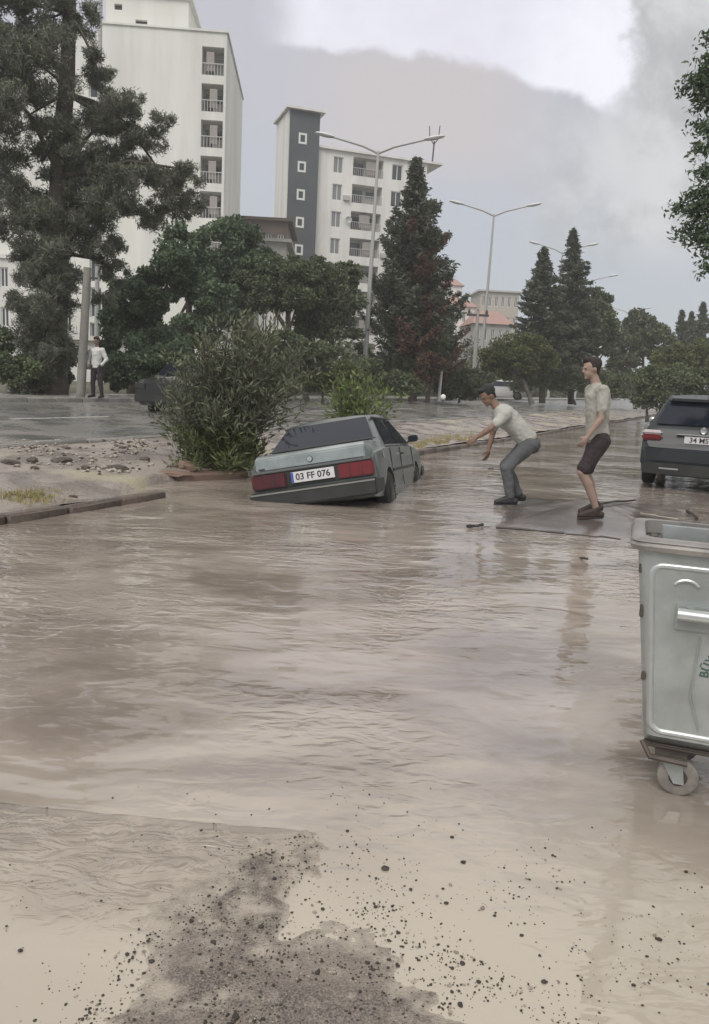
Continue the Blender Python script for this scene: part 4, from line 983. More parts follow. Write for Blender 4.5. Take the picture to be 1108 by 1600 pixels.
M_hatch = mat('dark_grey_paint', (.030, .035, .040), .38, metal=.0, spec=.35, coat=.12, var=.2, vscale=3)
M_darkcar = mat('black_paint', (.015, .016, .018), .25, coat=.8)
M_whitecar = mat('white_paint', (.7, .7, .7), .3, coat=.5)
def ring_pts(y, zb, wb, zbelt, wbelt, ztop, wtop):
    gh = ztop - zbelt
    if gh < .12: half = [(0, zb), (wb, zb), (wbelt + .012, zb + .4 * (zbelt - zb)), (wbelt, zbelt - .015), (wbelt - .02, zbelt), (wbelt - .06, zbelt + gh * .5), (wtop, ztop - .01), (wtop * .6, ztop), (0, ztop + .012)]
    else: half = [(0, zb), (wb, zb), (wbelt + .012, zb + .4 * (zbelt - zb)), (wbelt, zbelt - .015), (wbelt - .02, zbelt), (wtop + .035, ztop - .085), (wtop - .01, ztop - .02), (wtop * .65, ztop + .004), (0, ztop + .018)]
    pts = [Vector((x, y, z)) for x, z in half]
    return pts + [Vector((-p.x, p.y, p.z)) for p in pts[-2:0:-1]]
def loft_body(stations, m, parent, arches, r_arch, arch_x, name='body'):
    mb = MB(); mb.rings([ring_pts(*s_) for s_ in stations])
    o = mb.build(name, m, None, sharp=180)
    bm = bmesh.new(); bm.from_mesh(o.data); bmesh.ops.subdivide_edges(bm, edges=bm.edges, cuts=1, use_grid_fill=True, smooth=0); bm.to_mesh(o.data); bm.free()
    cut = MB()
    for y in arches:
        for sx in (-1, 1): cut.lathe([(sx * arch_x, r_arch), (sx * (arch_x + .5), r_arch)], 28, 'x', (0, y, .30))
    co = cut.build('cut', m); md = o.modifiers.new('b', 'BOOLEAN'); md.operation = 'DIFFERENCE'; md.object = co; md.solver = 'EXACT'
    dg = bpy.context.evaluated_depsgraph_get(); dg.update(); me = bpy.data.meshes.new_from_object(o.evaluated_get(dg)); bpy.data.objects.remove(o); bpy.data.objects.remove(co)
    bm = bmesh.new(); bm.from_mesh(me)
    for f in bm.faces: f.smooth = True
    for e in bm.edges:
        if len(e.link_faces) == 2: e.smooth = e.calc_face_angle(0) < math.radians(32)
    bm.to_mesh(me); bm.free(); me.materials.clear(); me.materials.append(m); me.name = name
    return link(name, me, parent)
def wheel(par, x, y, r=.29, w=.17, cover=True, z=None):
    s = 1 if x > 0 else -1; z = r if z is None else z
    t = MB().lathe([(-w / 2, r * .66), (-w / 2, r * .90), (-w * .36, r), (w * .36, r), (w / 2, r * .90), (w / 2, r * .66)], 28, 'x').build('wheel', M_tyre, par, sharp=50)
    t.location = (x, y, z)
    rim = MB().lathe([(s * w * .1, .01), (s * w * .34, r * .16), (s * w * .18, r * .22), (s * w * .22, r * .52), (s * w * .46, r * .62), (s * w * .50, r * .68)], 28, 'x')
    for i in range(8):
        A = i * math.pi / 4; rim.lathe([(s * w * .20, .001), (s * w * .26, .022), (s * w * .2, .024)], 8, 'x', (0, r * .40 * math.cos(A), r * .40 * math.sin(A)))
    rim.build('rim', M_rim, t, sharp=30)
def panel(par, name, pts, m, off=.005, nrm=None, thick=.006, inset=0):
    P = [Vector(p) for p in pts]; n = (P[1] - P[0]).cross(P[2] - P[0]).normalized()
    if nrm is not None and n.dot(Vector(nrm)) < 0: n = -n
    R = [[p + n * (off - thick) for p in P], [p + n * off for p in P]]
    return MB().rings(R).build(name, m, par, smooth=False)
def letters(txt, size, m, parent, loc, rot, extrude=.0015, align='CENTER', name='lettering', bold=0.0):
    c = bpy.data.curves.new('txt', 'FONT'); c.body = txt; c.size = size; c.extrude = extrude; c.align_x = align; c.align_y = 'CENTER'; c.offset = bold
    o = bpy.data.objects.new('txt', c); COL.objects.link(o); dg = bpy.context.evaluated_depsgraph_get(); dg.update()
    me = bpy.data.meshes.new_from_object(o.evaluated_get(dg)); bpy.data.objects.remove(o); me.materials.clear(); me.materials.append(m); me.name = name
    return link(name, me, parent, loc, rot)

# --- the sunken silver sedan
SC = thing('sedan_car', 'old silver green saloon sunk nose and left side down in the flooded road hole', 'car')
SC.rotation_mode = 'YXZ'; SC.rotation_euler = (-.0578, -.2112, -.2146); SC.scale = (.95,) * 3; SC.location = (.0295, 11.265, -.397)
W = .815
stn = [(-2.10, .42, .66, .60, .76, .86, .66), (-2.085, .34, .70, .80, .79, .94, .72), (-2.04, .30, .74, .85, .805, .97, .74), (-1.75, .28, .76, .87, W, .985, .74), (-1.47, .26, .77, .89, W, 1.0, .73), (-1.43, .26, .77, .89, W, 1.02, .735), (-.95, .24, .77, .90, W, 1.36, .575), (-.85, .24, .77, .90, W, 1.385, .57), (-.3, .22, .77, .90, W, 1.41, .57), (.2, .22, .77, .90, W, 1.40, .57), (.42, .22, .77, .90, W, 1.36, .57), (.98, .24, .77, .89, W, .96, .70), (1.05, .24, .77, .88, W, .93, .72), (1.6, .26, .76, .84, .80, .89, .70), (2.0, .32, .74, .78, .78, .84, .66), (2.08, .40, .70, .70, .75, .80, .62)]
loft_body(stn, M_silver, SC, (-1.28, 1.21), .335, .60)
# rear face furniture
wb = MB().rings([[Vector((x * W * 1.005, y, z)) for (x, z) in ((-1, .33), (1, .33), (1, .54), (-1, .54))] for y in (-2.22,)] + [[Vector((x * W * 1.02, -1.75, z)) for (x, z) in ((-1, .36), (1, .36), (1, .54), (-1, .54))]]).build('bumper', M_trim, SC, bevel=.025)
MB().box(-.80, .80, -2.228, -2.216, .505, .525).build('bumper_strip', mat('bumper_strip', (.22, .22, .2), .4), SC, smooth=False)
MB().box(-.775, .775, -2.118, -2.08, .56, .765).build('rear_panel', M_trim, SC, bevel=.01)
for sx, mm in ((-1, M_red_d), (1, M_red_l)):
    a, b = (-.79, -.335) if sx < 0 else (.345, .79)
    l = MB().box(a, b, -2.15, -2.03, .575, .755).build('tail_light', mm, SC, bevel=.015)
    for k_ in (1, 2): MB().box(a + (b - a) * k_ / 3 - .004, a + (b - a) * k_ / 3 + .004, -2.1535, -2.14, .585, .745).build('lens_rib', M_trim, l, smooth=False)
pl = MB().box(-.265, .295, -2.150, -2.125, .605, .74).build('number_plate', M_plate, SC, bevel=.004)
pl['label'] = 'bent white number plate'
letters('03 FF 076', .112, M_black, pl, (.02, -2.1515, .672), (math.pi / 2, 0, 0), bold=.002)
MB().box(-.263, -.232, -2.1520, -2.1500, .608, .737).build('plate_band', mat('blue_band', (.05, .1, .35), .5), pl, smooth=False)
MB().box(-.77, .77, -2.135, -2.07, .768, .80).build('trunk_lip', mat('trunk_lip_grey', (.12, .13, .13), .4), SC, bevel=.006)  # lip in a darker grey than the lid
tl = MB().rings([[Vector((x, -2.112, z)) for x, z in ((-.72, .80), (.70, .80), (.70, .95), (-.72, .95))], [Vector((x, -2.03, z)) for x, z in ((-.72, .80), (.70, .80), (.70, .995), (-.72, .995))], [Vector((x, -1.5, z)) for x, z in ((-.72, .90), (.70, .90), (.70, 1.013), (-.72, 1.013))]]).build('trunk_lid', M_lid, SC, bevel=.012, sharp=40)
bd = MB().lathe([(-2.128, .001), (-2.128, .036), (-2.110, .042)], 20, 'y', (-.0, 0, .875)).build('badge', mat('badge_dark', (.05, .07, .09), .3), SC)
MB().lathe([(-2.132, .026), (-2.132, .032), (-2.126, .034)], 20, 'y', (-.0, 0, .875)).build('badge_ring', M_chrome, bd)
MB().box(-.68, -.60, -2.117, -2.11, .815, .835).build('model_script', M_trim, SC, smooth=False)
panel(SC, 'rear_window', [(-.70, -1.44, 1.035), (.70, -1.44, 1.035), (.55, -.99, 1.335), (-.55, -.99, 1.335)], M_carglass, .012, (0, -1, .5))
for pts in ([(-.74, -1.455, 1.02), (.74, -1.455, 1.02), (.72, -1.44, 1.037), (-.72, -1.44, 1.037)],):
    panel(SC, 'window_seal', pts, M_trim, .012, (0, -1, .5))
panel(SC, 'windscreen', [(-.68, .94, .985), (.68, .94, .985), (.55, .46, 1.33), (-.55, .46, 1.33)], M_carglass, .012, (0, 1, .5))
for sx in (-1, 1):
    zb_, zt_ = .93, 1.29
    def wx(z): return sx * (W - .02 + (z - .90) / (1.30 - .90) * (.605 - W + .02))
    panel(SC, 'rear_side_window', [(wx(zb_), -1.10, zb_), (wx(zb_), -.28, zb_), (wx(zt_), -.30, zt_), (wx(zt_), -.80, zt_)], M_carglass, .012, (sx, 0, .3))
    panel(SC, 'front_side_window', [(wx(zb_), -.20, zb_), (wx(zb_), .80, zb_), (wx(zt_), .36, zt_), (wx(zt_), -.22, zt_)], M_carglass, .012, (sx, 0, .3))
    panel(SC, 'window_trim', [(wx(.905), -1.16, .905), (wx(.905), .86, .905), (wx(.925), .84, .925), (wx(.925), -1.14, .925)], M_chrome, .014, (sx, 0, .3))
    MB().box(min(sx * .60, sx * .625), max(sx * .60, sx * .625), -.95, .4, 1.315, 1.335).build('rain_gutter', M_trim, SC, smooth=False)
    for y in (-.24, .86, -1.02): MB().box(min(sx * (W + .004), sx * (W + .0135)), max(sx * (W + .004), sx * (W + .0135)), y - .004, y + .004, .34, .88).build('door_gap', M_trim, SC, smooth=False)
    for y in (-.42, .60 - .75): pass
    for y in (-.40, .0): MB().box(min(sx * W, sx * (W + .03)), max(sx * W, sx * (W + .03)), y - .08 - .1, y + .08 - .1, .775, .80).build('door_handle', M_chrome if y < -.1 else M_trim, SC, bevel=.004)
    MB().box(min(sx * (W + .004), sx * (W + .022)), max(sx * (W + .004), sx * (W + .022)), -1.0, .86, .56, .60).build('side_moulding', M_trim, SC, smooth=False)
    mr = MB().box(-.075, .075, -.05, .05, -.05, .05).build('wing_mirror', M_trim, SC, bevel=.02); mr.location = (sx * .90, .70, .99)
    MB().box(-.07, .07, -.058, -.051, -.04, .04).build('mirror_glass', M_carglass, mr, smooth=False)
    MB().tube([(sx * .80, .72, .945), (sx * .87, .70, .965)], .015, 6).build('mirror_arm', M_trim, SC)
    for y in (-1.28, 1.21): wheel(SC, sx * .735, y, .29, .165)
    MB().box(min(sx * .42, sx * .72), max(sx * .42, sx * .72), 2.07, 2.10, .60, .74).build('headlight', M_frame, SC, bevel=.01)
MB().box(-.40, .40, 2.07, 2.10, .60, .73).build('grille', M_trim, SC, smooth=False)
MB().rings([[Vector((x, y, z)) for x, z in ((-.80, .36), (.80, .36), (.80, .54), (-.80, .54))] for y in (1.9, 2.2)]).build('front_bumper', M_trim, SC, bevel=.02)
MB().tube([(-.35, -2.12, .30), (-.35, -1.6, .30)], .022, 8).build('exhaust', M_dark, SC)
MB().lathe([(0, .045), (.012, .05), (.014, .001)], 14, 'x', (W - .0, -1.55, .80)).build('fuel_cap', M_chrome, SC)

# --- dark hatchback
hp = gp(1088, 770); HY = -math.radians(25.0); hd = Vector((math.sin(-HY), math.cos(-HY), 0))
HB = thing('hatchback_car', 'dark grey hatchback parked at the right edge, seen from behind', 'car', hp + hd * 2.12, (0, 0, HY))
stn = [(-2.16, .34, .62, .50, .78, .60, .70), (-2.14, .28, .70, .60, .83, .66, .76), (-2.09, .25, .76, .66, .865, .74, .80), (-2.03, .24, .80, .80, .875, .92, .80), (-1.98, .24, .81, .90, .88, 1.00, .76), (-1.70, .22, .82, .93, .88, 1.36, .62), (-1.62, .22, .82, .94, .88, 1.43, .60), (-1.3, .20, .82, .94, .88, 1.465, .60), (-.4, .20, .82, .93, .88, 1.49, .60), (.2, .20, .82, .92, .88, 1.48, .60), (.55, .20, .82, .91, .88, 1.42, .60), (1.30, .22, .82, .89, .875, 1.0, .70), (1.5, .24, .80, .84, .87, .93, .74), (1.95, .28, .76, .74, .83, .80, .70), (2.12, .36, .66, .58, .72, .66, .60)]
loft_body(stn, M_hatch, HB, (-1.30, 1.30), .36, .66)
MB().rings([[Vector((x, y, z)) for x, z in ((-w_, .25), (w_, .25), (w_ + .01, .42), (-w_ - .01, .42))] for y, w_ in ((-2.20, .70), (-2.14, .82), (-1.75, .885))]).build('lower_bumper', M_trim, HB, sharp=40)
MB().rings([[Vector((x, y, z)) for x, z in ((-w_, .44), (w_, .44), (w_, .66), (-w_, .66))] for y, w_ in ((-2.19, .68), (-2.14, .83), (-1.72, .892))]).build('bumper', M_hatch, HB, bevel=.02, sharp=40)
panel(HB, 'rear_window', [(-.70, -1.985, 1.015), (.70, -1.985, 1.015), (.575, -1.725, 1.345), (-.575, -1.725, 1.345)], M_carglass, .018, (0, -1, .5))
MB().rings([[Vector((x, y, z)) for x, z in ((-w_, zz), (w_, zz), (w_ - .03, zz + .045), (-w_ + .03, zz + .045))] for y, w_, zz in ((-1.80, .54, 1.385), (-1.5, .60, 1.43))]).build('roof_spoiler', M_hatch, HB, bevel=.01)
for sx in (-1, 1):
    x0, x1 = sorted((sx * .58, sx * .893))
    tl = MB().box(x0, x1, -2.115, -1.80, .76, .855).build('tail_light', M_red_l, HB, bevel=.03)
    MB().box(x0 + .01, x1 - .01, -2.10, -1.83, .858, .925).build('clear_lens', mat('clear_lens', (.62, .56, .58), .2, coat=.5), tl, bevel=.025)
    MB().box(min(sx * .30, sx * .58), max(sx * .30, sx * .58), -2.206, -2.19, .33, .355).build('reflector_strip', M_chrome, HB, smooth=False)
    def wx(z): return sx * (.86 + (z - .93) / (1.38 - .93) * (.635 - .86))
    panel(HB, 'rear_side_window', [(wx(.97), -1.45, .99), (wx(.97), -.25, .97), (wx(1.34), -.28, 1.34), (wx(1.33), -1.25, 1.31)], M_carglass, .016, (sx, 0, .3))
    panel(HB, 'front_side_window', [(wx(.97), -.15, .97), (wx(.97), 1.05, .97), (wx(1.33), .45, 1.33), (wx(1.34), -.17, 1.34)], M_carglass, .016, (sx, 0, .3))
    mr = MB().ell((0, 0, 0), (.10, 0, 0), (0, .07, 0), (0, 0, .075), 14, 8).build('wing_mirror', M_hatch, HB); mr.location = (sx * .985, .72, 1.0)
    MB().ell((0, -.045, 0), (.085, 0, 0), (0, .03, 0), (0, 0, .06), 12, 6).build('mirror_glass', M_chrome, mr)
    MB().tube([(sx * .84, .76, .96), (sx * .93, .73, .98)], .02, 6).build('mirror_arm', M_trim, HB)
    for y in (-.2, .95): MB().box(min(sx * .884, sx * .8945), max(sx * .884, sx * .8945), y - .004, y + .004, .35, .90).build('door_gap', M_trim, HB, smooth=False)
    for y in (-1.30, 1.30): wheel(HB, sx * .79, y, .315, .19)
    MB().box(min(sx * .45, sx * .80), max(sx * .45, sx * .80), 1.9, 2.06, .62, .76).build('headlight', M_frame, HB, bevel=.03)
pl = MB().box(-.26, .26, -2.110, -2.075, .745, .855).build('number_plate', M_plate, HB, bevel=.004)
letters('34 MS 16', .11, M_black, pl, (.02, -2.1115, .80), (math.pi / 2, 0, 0), bold=.002)
MB().box(-.38, .38, -2.125, -2.05, .872, .890).build('chrome_strip', M_chrome, HB, bevel=.004)
bd = MB().lathe([(-2.075, .034), (-2.080, .046), (-2.06, .056)], 20, 'y', (0, .0, .955)).build('badge', M_chrome, HB)
MB().ell((0, -2.068, .955), (.018, 0, 0), (0, .008, 0), (0, 0, .04), 10, 5).build('badge_bar', M_chrome, bd)
MB().tube([(.0, -1.48, 1.46), (.0, -1.56, 1.60)], .007, 5).build('aerial', M_trim, HB)
MB().tube([(-.46, -1.90, 1.06), (-.1, -1.985, 1.035)], .01, 5).build('wiper', M_trim, HB)
MB().box(-.6, .6, -1.6, 1.4, .18, .26).build('underbody', M_trim, HB, smooth=False)

# --- other vehicles
def simple_car(name, label, loc, yaw, paint, L=4.2, Wd=.86, Ht=1.45, van=False, light=M_red_d):
    t = thing(name, label, 'van' if van else 'car', loc, (0, 0, yaw)); h = L / 2
    if van: s_ = [(-h, .35, Wd * .85, .9, Wd, Ht - .08, Wd * .82), (-h + .08, .3, Wd * .9, 1.0, Wd, Ht, Wd * .86), (h - 1.5, .25, Wd * .9, 1.0, Wd, Ht + .02, Wd * .86), (h - .9, .25, Wd * .9, 1.0, Wd, 1.15, Wd * .85), (h - .2, .3, Wd * .9, .85, Wd * .97, .95, Wd * .8), (h, .4, Wd * .8, .7, Wd * .9, .8, Wd * .7)]
    else: s_ = [(-h, .35, Wd * .8, .75, Wd * .92, .85, Wd * .8), (-h + .1, .28, Wd * .85, .85, Wd, .95, Wd * .85), (-h + .55, .24, Wd * .9, .9, Wd, 1.02, Wd * .8), (-h + 1.0, .22, Wd * .9, .92, Wd, Ht - .06, Wd * .68), (0, .2, Wd * .9, .92, Wd, Ht, Wd * .68), (h - 1.75, .2, Wd * .9, .91, Wd, Ht - .08, Wd * .68), (h - 1.05, .22, Wd * .9, .88, Wd, .98, Wd * .8), (h - .2, .28, Wd * .85, .74, Wd * .95, .82, Wd * .8), (h, .38, Wd * .75, .6, Wd * .85, .68, Wd * .7)]
    loft_body(s_, paint, t, (-h + .8, h - .8), .34, Wd * .72)
    zt = Ht - .12; zb = .98; xb, xt = Wd - .01, Wd * (.9 if van else .72)
    for sx in (-1, 1):
        panel(t, 'side_window', [(sx * xb, -h + (.3 if van else .8), zb), (sx * xb, h - 1.25, zb), (sx * xt, h - 1.7, zt), (sx * xt, -h + (.3 if van else 1.1), zt)], M_carglass, .016, (sx, 0, .2))
        x0, x1 = sorted((sx * Wd * .55, sx * Wd * .95)); MB().box(x0, x1, -h - .03, -h + .1, .7, .84).build('tail_light', light, t, bevel=.01)
        MB().box(x0, x1, h - .12, h + .03, .6, .72).build('headlight', M_frame, t, bevel=.01)
        for y in (-h + .8, h - .8): wheel(t, sx * Wd * .88, y, .31, .18)
    if van: panel(t, 'rear_window', [(-Wd * .7, -h - .0, 1.15), (Wd * .7, -h - .0, 1.15), (Wd * .66, -h + .03, Ht - .2), (-Wd * .66, -h + .03, Ht - .2)], M_carglass, .03, (0, -1, 0))
    else: panel(t, 'rear_window', [(-Wd * .68, -h + .60, 1.05), (Wd * .68, -h + .60, 1.05), (Wd * .6, -h + .97, Ht - .11), (-Wd * .6, -h + .97, Ht - .11)], M_carglass, .025, (0, -1, .5))
    MB().box(-Wd * .95, Wd * .95, -h - .06, -h + .08, .36, .56).build('bumper', M_trim, t, bevel=.03)
    MB().box(-Wd * .95, Wd * .95, h - .08, h + .05, .36, .54).build('front_bumper', M_trim, t, bevel=.03)
    return t
c1 = gp(219, 654, .30); 
simple_car('parked_car', 'dark car on the far road, its rear sticking out left of the oleander', st(*to_st(c1.x, c1.y), .28) + RD * 3.35 + LD * .45, -RA, M_darkcar, light=M_trim)
vp = gp(1098, 662); simple_car('parked_van', 'dark van farther up the road, its roof showing above the hatchback', vp + RD * 2.4 + Vector((.9, 0, 0)), -RA, M_darkcar, 4.6, .92, 1.92, True)
wc = dp(783, 610, 62); simple_car('parked_car', 'small pale car half hidden behind shrubs left of the clipped tree', (wc.x, wc.y, Z_P), math.radians(75), M_whitecar)

# ------------------------------------------------------------------ galvanised refuse container
M_zinc = mat('galvanised_steel', (.46, .49, .485), .38, metal=.5, col2=(.34, .36, .35), vscale=3.2, bump=.22, bscale=6)
M_zincb = mat('bright_zinc', (.55, .58, .57), .3, metal=.6, var=.15, vscale=6)
M_rust = mat('grimy_steel', (.12, .10, .085), .7, metal=.2, var=.4, vscale=8)
def z_at(y, Y, x=1050): return dp(x, y, Y).z
BY = 2.80
xl_t = dp(992, 862, BY).x; xl_b = dp(1001, 1160, BY).x; zt_ = z_at(862, BY); zb_ = z_at(1158, BY)
BW = 1.26; BD = .46; xl_t += .012
BN = thing('waste_bin', 'galvanised steel wheeled refuse container cut by the right edge of the photo', 'waste container', (xl_t, BY, 0), (0, 0, -math.radians(19)))
dxb = xl_b - xl_t; hw = zb_
def bq(x0, x1, y0, y1, z, r=.035, n=4):
    P = []
    for cx, cy, a0 in ((x1 - r, y1 - r, 0), (x0 + r, y1 - r, 90), (x0 + r, y0 + r, 180), (x1 - r, y0 + r, 270)):
        for i in range(n + 1): A = math.radians(a0 + 90 * i / n); P.append(Vector((cx + r * math.cos(A), cy + r * math.sin(A), z)))
    return P
mb = MB()
outer = [bq(dxb, BW - dxb, .012 + .05, BD - .05, zb_ - .012, .05), bq(dxb, BW - dxb, .012, BD, zb_ + .03), bq(0, BW, 0, BD, zt_)]
inner = [bq(.012, BW - .012, .012, BD - .012, zt_), bq(dxb + .02, BW - dxb - .02, .03, BD - .02, zb_ + .05)]
mb.rings(outer + inner); mb.build('tub', M_zinc, BN, sharp=40)
zr0, zr1 = zt_ - .002, z_at(841, BY)
mb = MB(); R = []
for z, o_ in ((zr0, .0), (zr0 + .006, .024), (zr0 + .024, .030), (zr0 + .034, .022), (zr1 - .012, .026), (zr1, .016), (zr1, -.020), (zr0, -.022)): R.append(bq(-o_, BW + o_, -o_, BD + o_, z, .05))
mb.rings(R, caps=False); mb.build('rim', mat('rim_zinc', (.34, .325, .31), .4, metal=.4, var=.35, vscale=5), BN, sharp=50)
mb = MB(); zl = z_at(818, BY + .16); mb.rings([bq(.075, BW - .075, .14 + k_, .17 + k_, z, .012) for k_, z in ((0, zt_ - .25), (0.0, zl - .01), (.0, zl))]); mb.build('folded_lid', M_zinc, BN)
mb = MB().box(.03, .07, .05, .16, zt_ - .05, zl - .03); mb.build('lid_hinge', M_rust, BN, bevel=.01)
# pressed panel outline
def yf(z): return .012 * (zt_ - z) / (zt_ - zb_)
def rr_path(x0, x1, z0, z1, r, n=6):
    P = []
    for cx, cz, a0 in ((x1 - r, z1 - r, 0), (x0 + r, z1 - r, 90), (x0 + r, z0 + r, 180), (x1 - r, z0 + r, 270)):
        for i in range(n + 1): A = math.radians(a0 + 90 * i / n); P.append(Vector((cx + r * math.cos(A), 0, cz + r * math.sin(A))))
    return P
zp1, zp0 = z_at(882, BY), z_at(1138, BY); xp = dp(1014, 900, BY).x - xl_t
P = rr_path(xp, BW - xp, zp0, zp1, .04)
for q_ in P: q_.x += (dxb * .75) * (zt_ - q_.z) / (zt_ - zb_) * (1 if q_.x < BW / 2 else -1)
def profile_path(P, prof, closed=True):
    R = []; n = len(P); c = sum(P, Vector()) / n
    for i in range(n):
        t_ = (P[(i + 1) % n] - P[i - 1]).normalized(); o_ = Vector((t_.z, 0, -t_.x)); 
        if o_.dot(P[i] - c) < 0: o_ = -o_
        R.append([P[i] + o_ * a + Vector((0, -b + yf(P[i].z), 0)) for a, b in prof])
    R.append(R[0]); return R
mb = MB(); mb.rings(profile_path(P, [(-.014, -.004), (-.008, .004), (.0, .008), (.008, .004), (.014, -.004)]), caps=False); mb.build('pressed_frame', M_zincb, BN, sharp=60)
hzz = z_at(950, BY); hx = dp(1051, 950, BY).x - xl_t
mb = MB().box(hx, BW - hx, -.010, .006, z_at(976, BY), z_at(936, BY)); mb.build('handle_plate', M_zinc, BN, bevel=.003)
mb = MB(); mb.tube([(hx + .004, -.045, hzz + .004), (BW - hx - .004, -.045, hzz + .004)], .022, 14); mb.build('handle_bar', M_zincb, BN)
for x in (hx + .05, BW - hx - .05): MB().box(x - .012, x + .012, -.04, .0, hzz - .018, hzz + .022).build('handle_bracket', M_zinc, BN, bevel=.003)
ca = dp(1067, 912, BY); mb = MB(); c_ = Vector((ca.x - xl_t, -.004, ca.z - .01)); pts = [c_ + Vector((.045 * math.cos(A), 0, .045 * math.sin(A) * .8)) for A in np.linspace(.5, 2.64, 9)]
mb.tube(pts, .006, 6).build('pressed_arch', M_zincb, BN)
cx = dp(1072, 1100, BY); mb = MB(); mb.tube([(cx.x - xl_t, -.0, z_at(985, BY)), (cx.x - xl_t - .01, -.0, z_at(1075, BY)), (cx.x - xl_t + .03, .0, z_at(1125, BY))], .0035, 5).build('pressed_seam', M_zinc, BN)
for i in range(3):
    z = zt_ - (.07, .22, .47)[i]; x = .004 + dxb * (zt_ - z) / (zt_ - zb_)
    MB().box(x - .004, x + .012, .012, .03, z - (.014, .026, .01)[i], z + .02).build('side_bracket', M_rust, BN, bevel=.003)
# printed emblem, mostly outside the frame
ec = dp(1142, 1046, BY); er = .118
for i, ch in enumerate('BÜYÜKŞEHİR BELEDİYESİ'):
    A = math.radians(178 - i * 13.5); 
    if ch != ' ': letters(ch, .042, mat('faded_green_ink', (.07, .11, .10), .6), BN, (ec.x - xl_t + er * math.cos(A), -.001 + yf(ec.z), ec.z + er * math.sin(A)), (math.pi / 2, 0, 0), extrude=.001, name='emblem_letter', bold=.001).rotation_euler = (math.pi / 2, -(A - math.pi / 2) , 0)
mb = MB(); pts = [Vector((ec.x - xl_t + .085 * math.cos(A), -.0005 + yf(ec.z), ec.z + .085 * math.sin(A))) for A in np.linspace(0, 2 * math.pi, 33)[:-1]]
mb.rings(profile_path(pts, [(-.004, .0), (-.003, .002), (.003, .002), (.004, .0)]), caps=False).build('emblem_ring', MATS['faded_green_ink'], BN)
MB().box(ec.x - xl_t - .05, ec.x - xl_t + .05, .004, .008, ec.z - .05, ec.z + .03).build('emblem_mark', MATS['faded_green_ink'], BN, smooth=False)
# castors
def castor(x, y, ang):
    c = MB().box(-.055, .055, -.055, .055, 0, .012).build('castor', M_rust, BN); c.location = (x, y, zb_ - .045); c.rotation_euler = (0, 0, ang)
    z0 = zb_ - .045; wr = .072; zc = wr - z0
    for s_ in (-1, 1): MB().poly([(-.045, s_ * .028, 0), (.04, s_ * .028, 0), (.012 + .045, s_ * .028, zc - .02), (.02 + .0, s_ * .028, zc - .02)]).poly([(-.045, s_ * .031, 0), (.04, s_ * .031, 0), (.057, s_ * .031, zc - .02), (.02, s_ * .031, zc - .02)]).build('fork_plate', M_zinc, c, smooth=False)
    w = MB().lathe([(-.018, .035), (-.02, wr - .01), (-.013, wr), (.013, wr), (.02, wr - .01), (.018, .035)], 26, 'y', (0, 0, 0)).build('castor_wheel', mat('castor_rubber', (.30, .28, .25), .6, var=.4, vscale=10), c, sharp=50); w.location = (.035, 0, zc)
    MB().lathe([(-.021, .001), (-.021, .03), (-.012, .040), (.012, .040), (.021, .03), (.021, .001)], 18, 'y').build('hub', M_rust, w)
cp = gp(1047, 1235)
for x, y in ((cp.x - xl_t - .035, .075), (BW - .2, .075), (cp.x - xl_t, BD - .1), (BW - .2, BD - .1)): castor(x, y, 0 if y < .2 else .5)
MB().box(dxb + .01, BW - dxb - .01, .05, BD - .05, zb_ - .032, zb_ - .014).build('base_frame', M_rust, BN, bevel=.006)
mb = MB().tube([(dxb + .0, .03, zb_ + .0), (dxb + .03, .01, zb_ - .05), (dxb + .16, .01, zb_ - .055)], .011, 6).build('bent_bracket', M_rust, BN)

# ------------------------------------------------------------------ people
def skinmat(n, c): return mat(n, c, .55, var=.12, vscale=12)
M_skin = skinmat('skin', (.23, .14, .105)); M_skinl = skinmat('skin_pale', (.34, .235, .19))
def hand(mb, w, d, side, k=1.0, curl=.5):
    """palm and five fingers from the wrist w along d; side is the thumb side"""
    d = Vector(d).normalized(); side = Vector(side); side = (side - d * side.dot(d)).normalized(); nrm = d.cross(side).normalized()
    pc = Vector(w) + d * .045 * k
    mb.cap(w, Vector(w) + d * .02, .026 * k, .027 * k); mb.ell(pc, d * .05 * k, side * .042 * k, nrm * .018 * k, 12, 7)
    for i, (o, L) in enumerate(((.030, .070), (.011, .080), (-.009, .074), (-.028, .058))):
        p = pc + d * .035 * k + side * o * k; a1 = curl * .5; a2 = curl * 1.3
        q1 = p + (d * math.cos(a1) + nrm * math.sin(a1)) * L * .5 * k; q2 = q1 + (d * math.cos(a2) + nrm * math.sin(a2)) * L * .5 * k
        mb.cap(p, q1, .0095 * k, .0088 * k, 8); mb.cap(q1, q2, .0088 * k, .0075 * k, 8)
    p = Vector(w) + d * .02 * k + side * .026 * k; q1 = p + (d * .6 + side * .75 + nrm * .2).normalized() * .04 * k; q2 = q1 + (d * .95 + side * .1 + nrm * .25).normalized() * .034 * k
    mb.cap(p, q1, .013 * k, .0105 * k, 8); mb.cap(q1, q2, .0105 * k, .009 * k, 8)
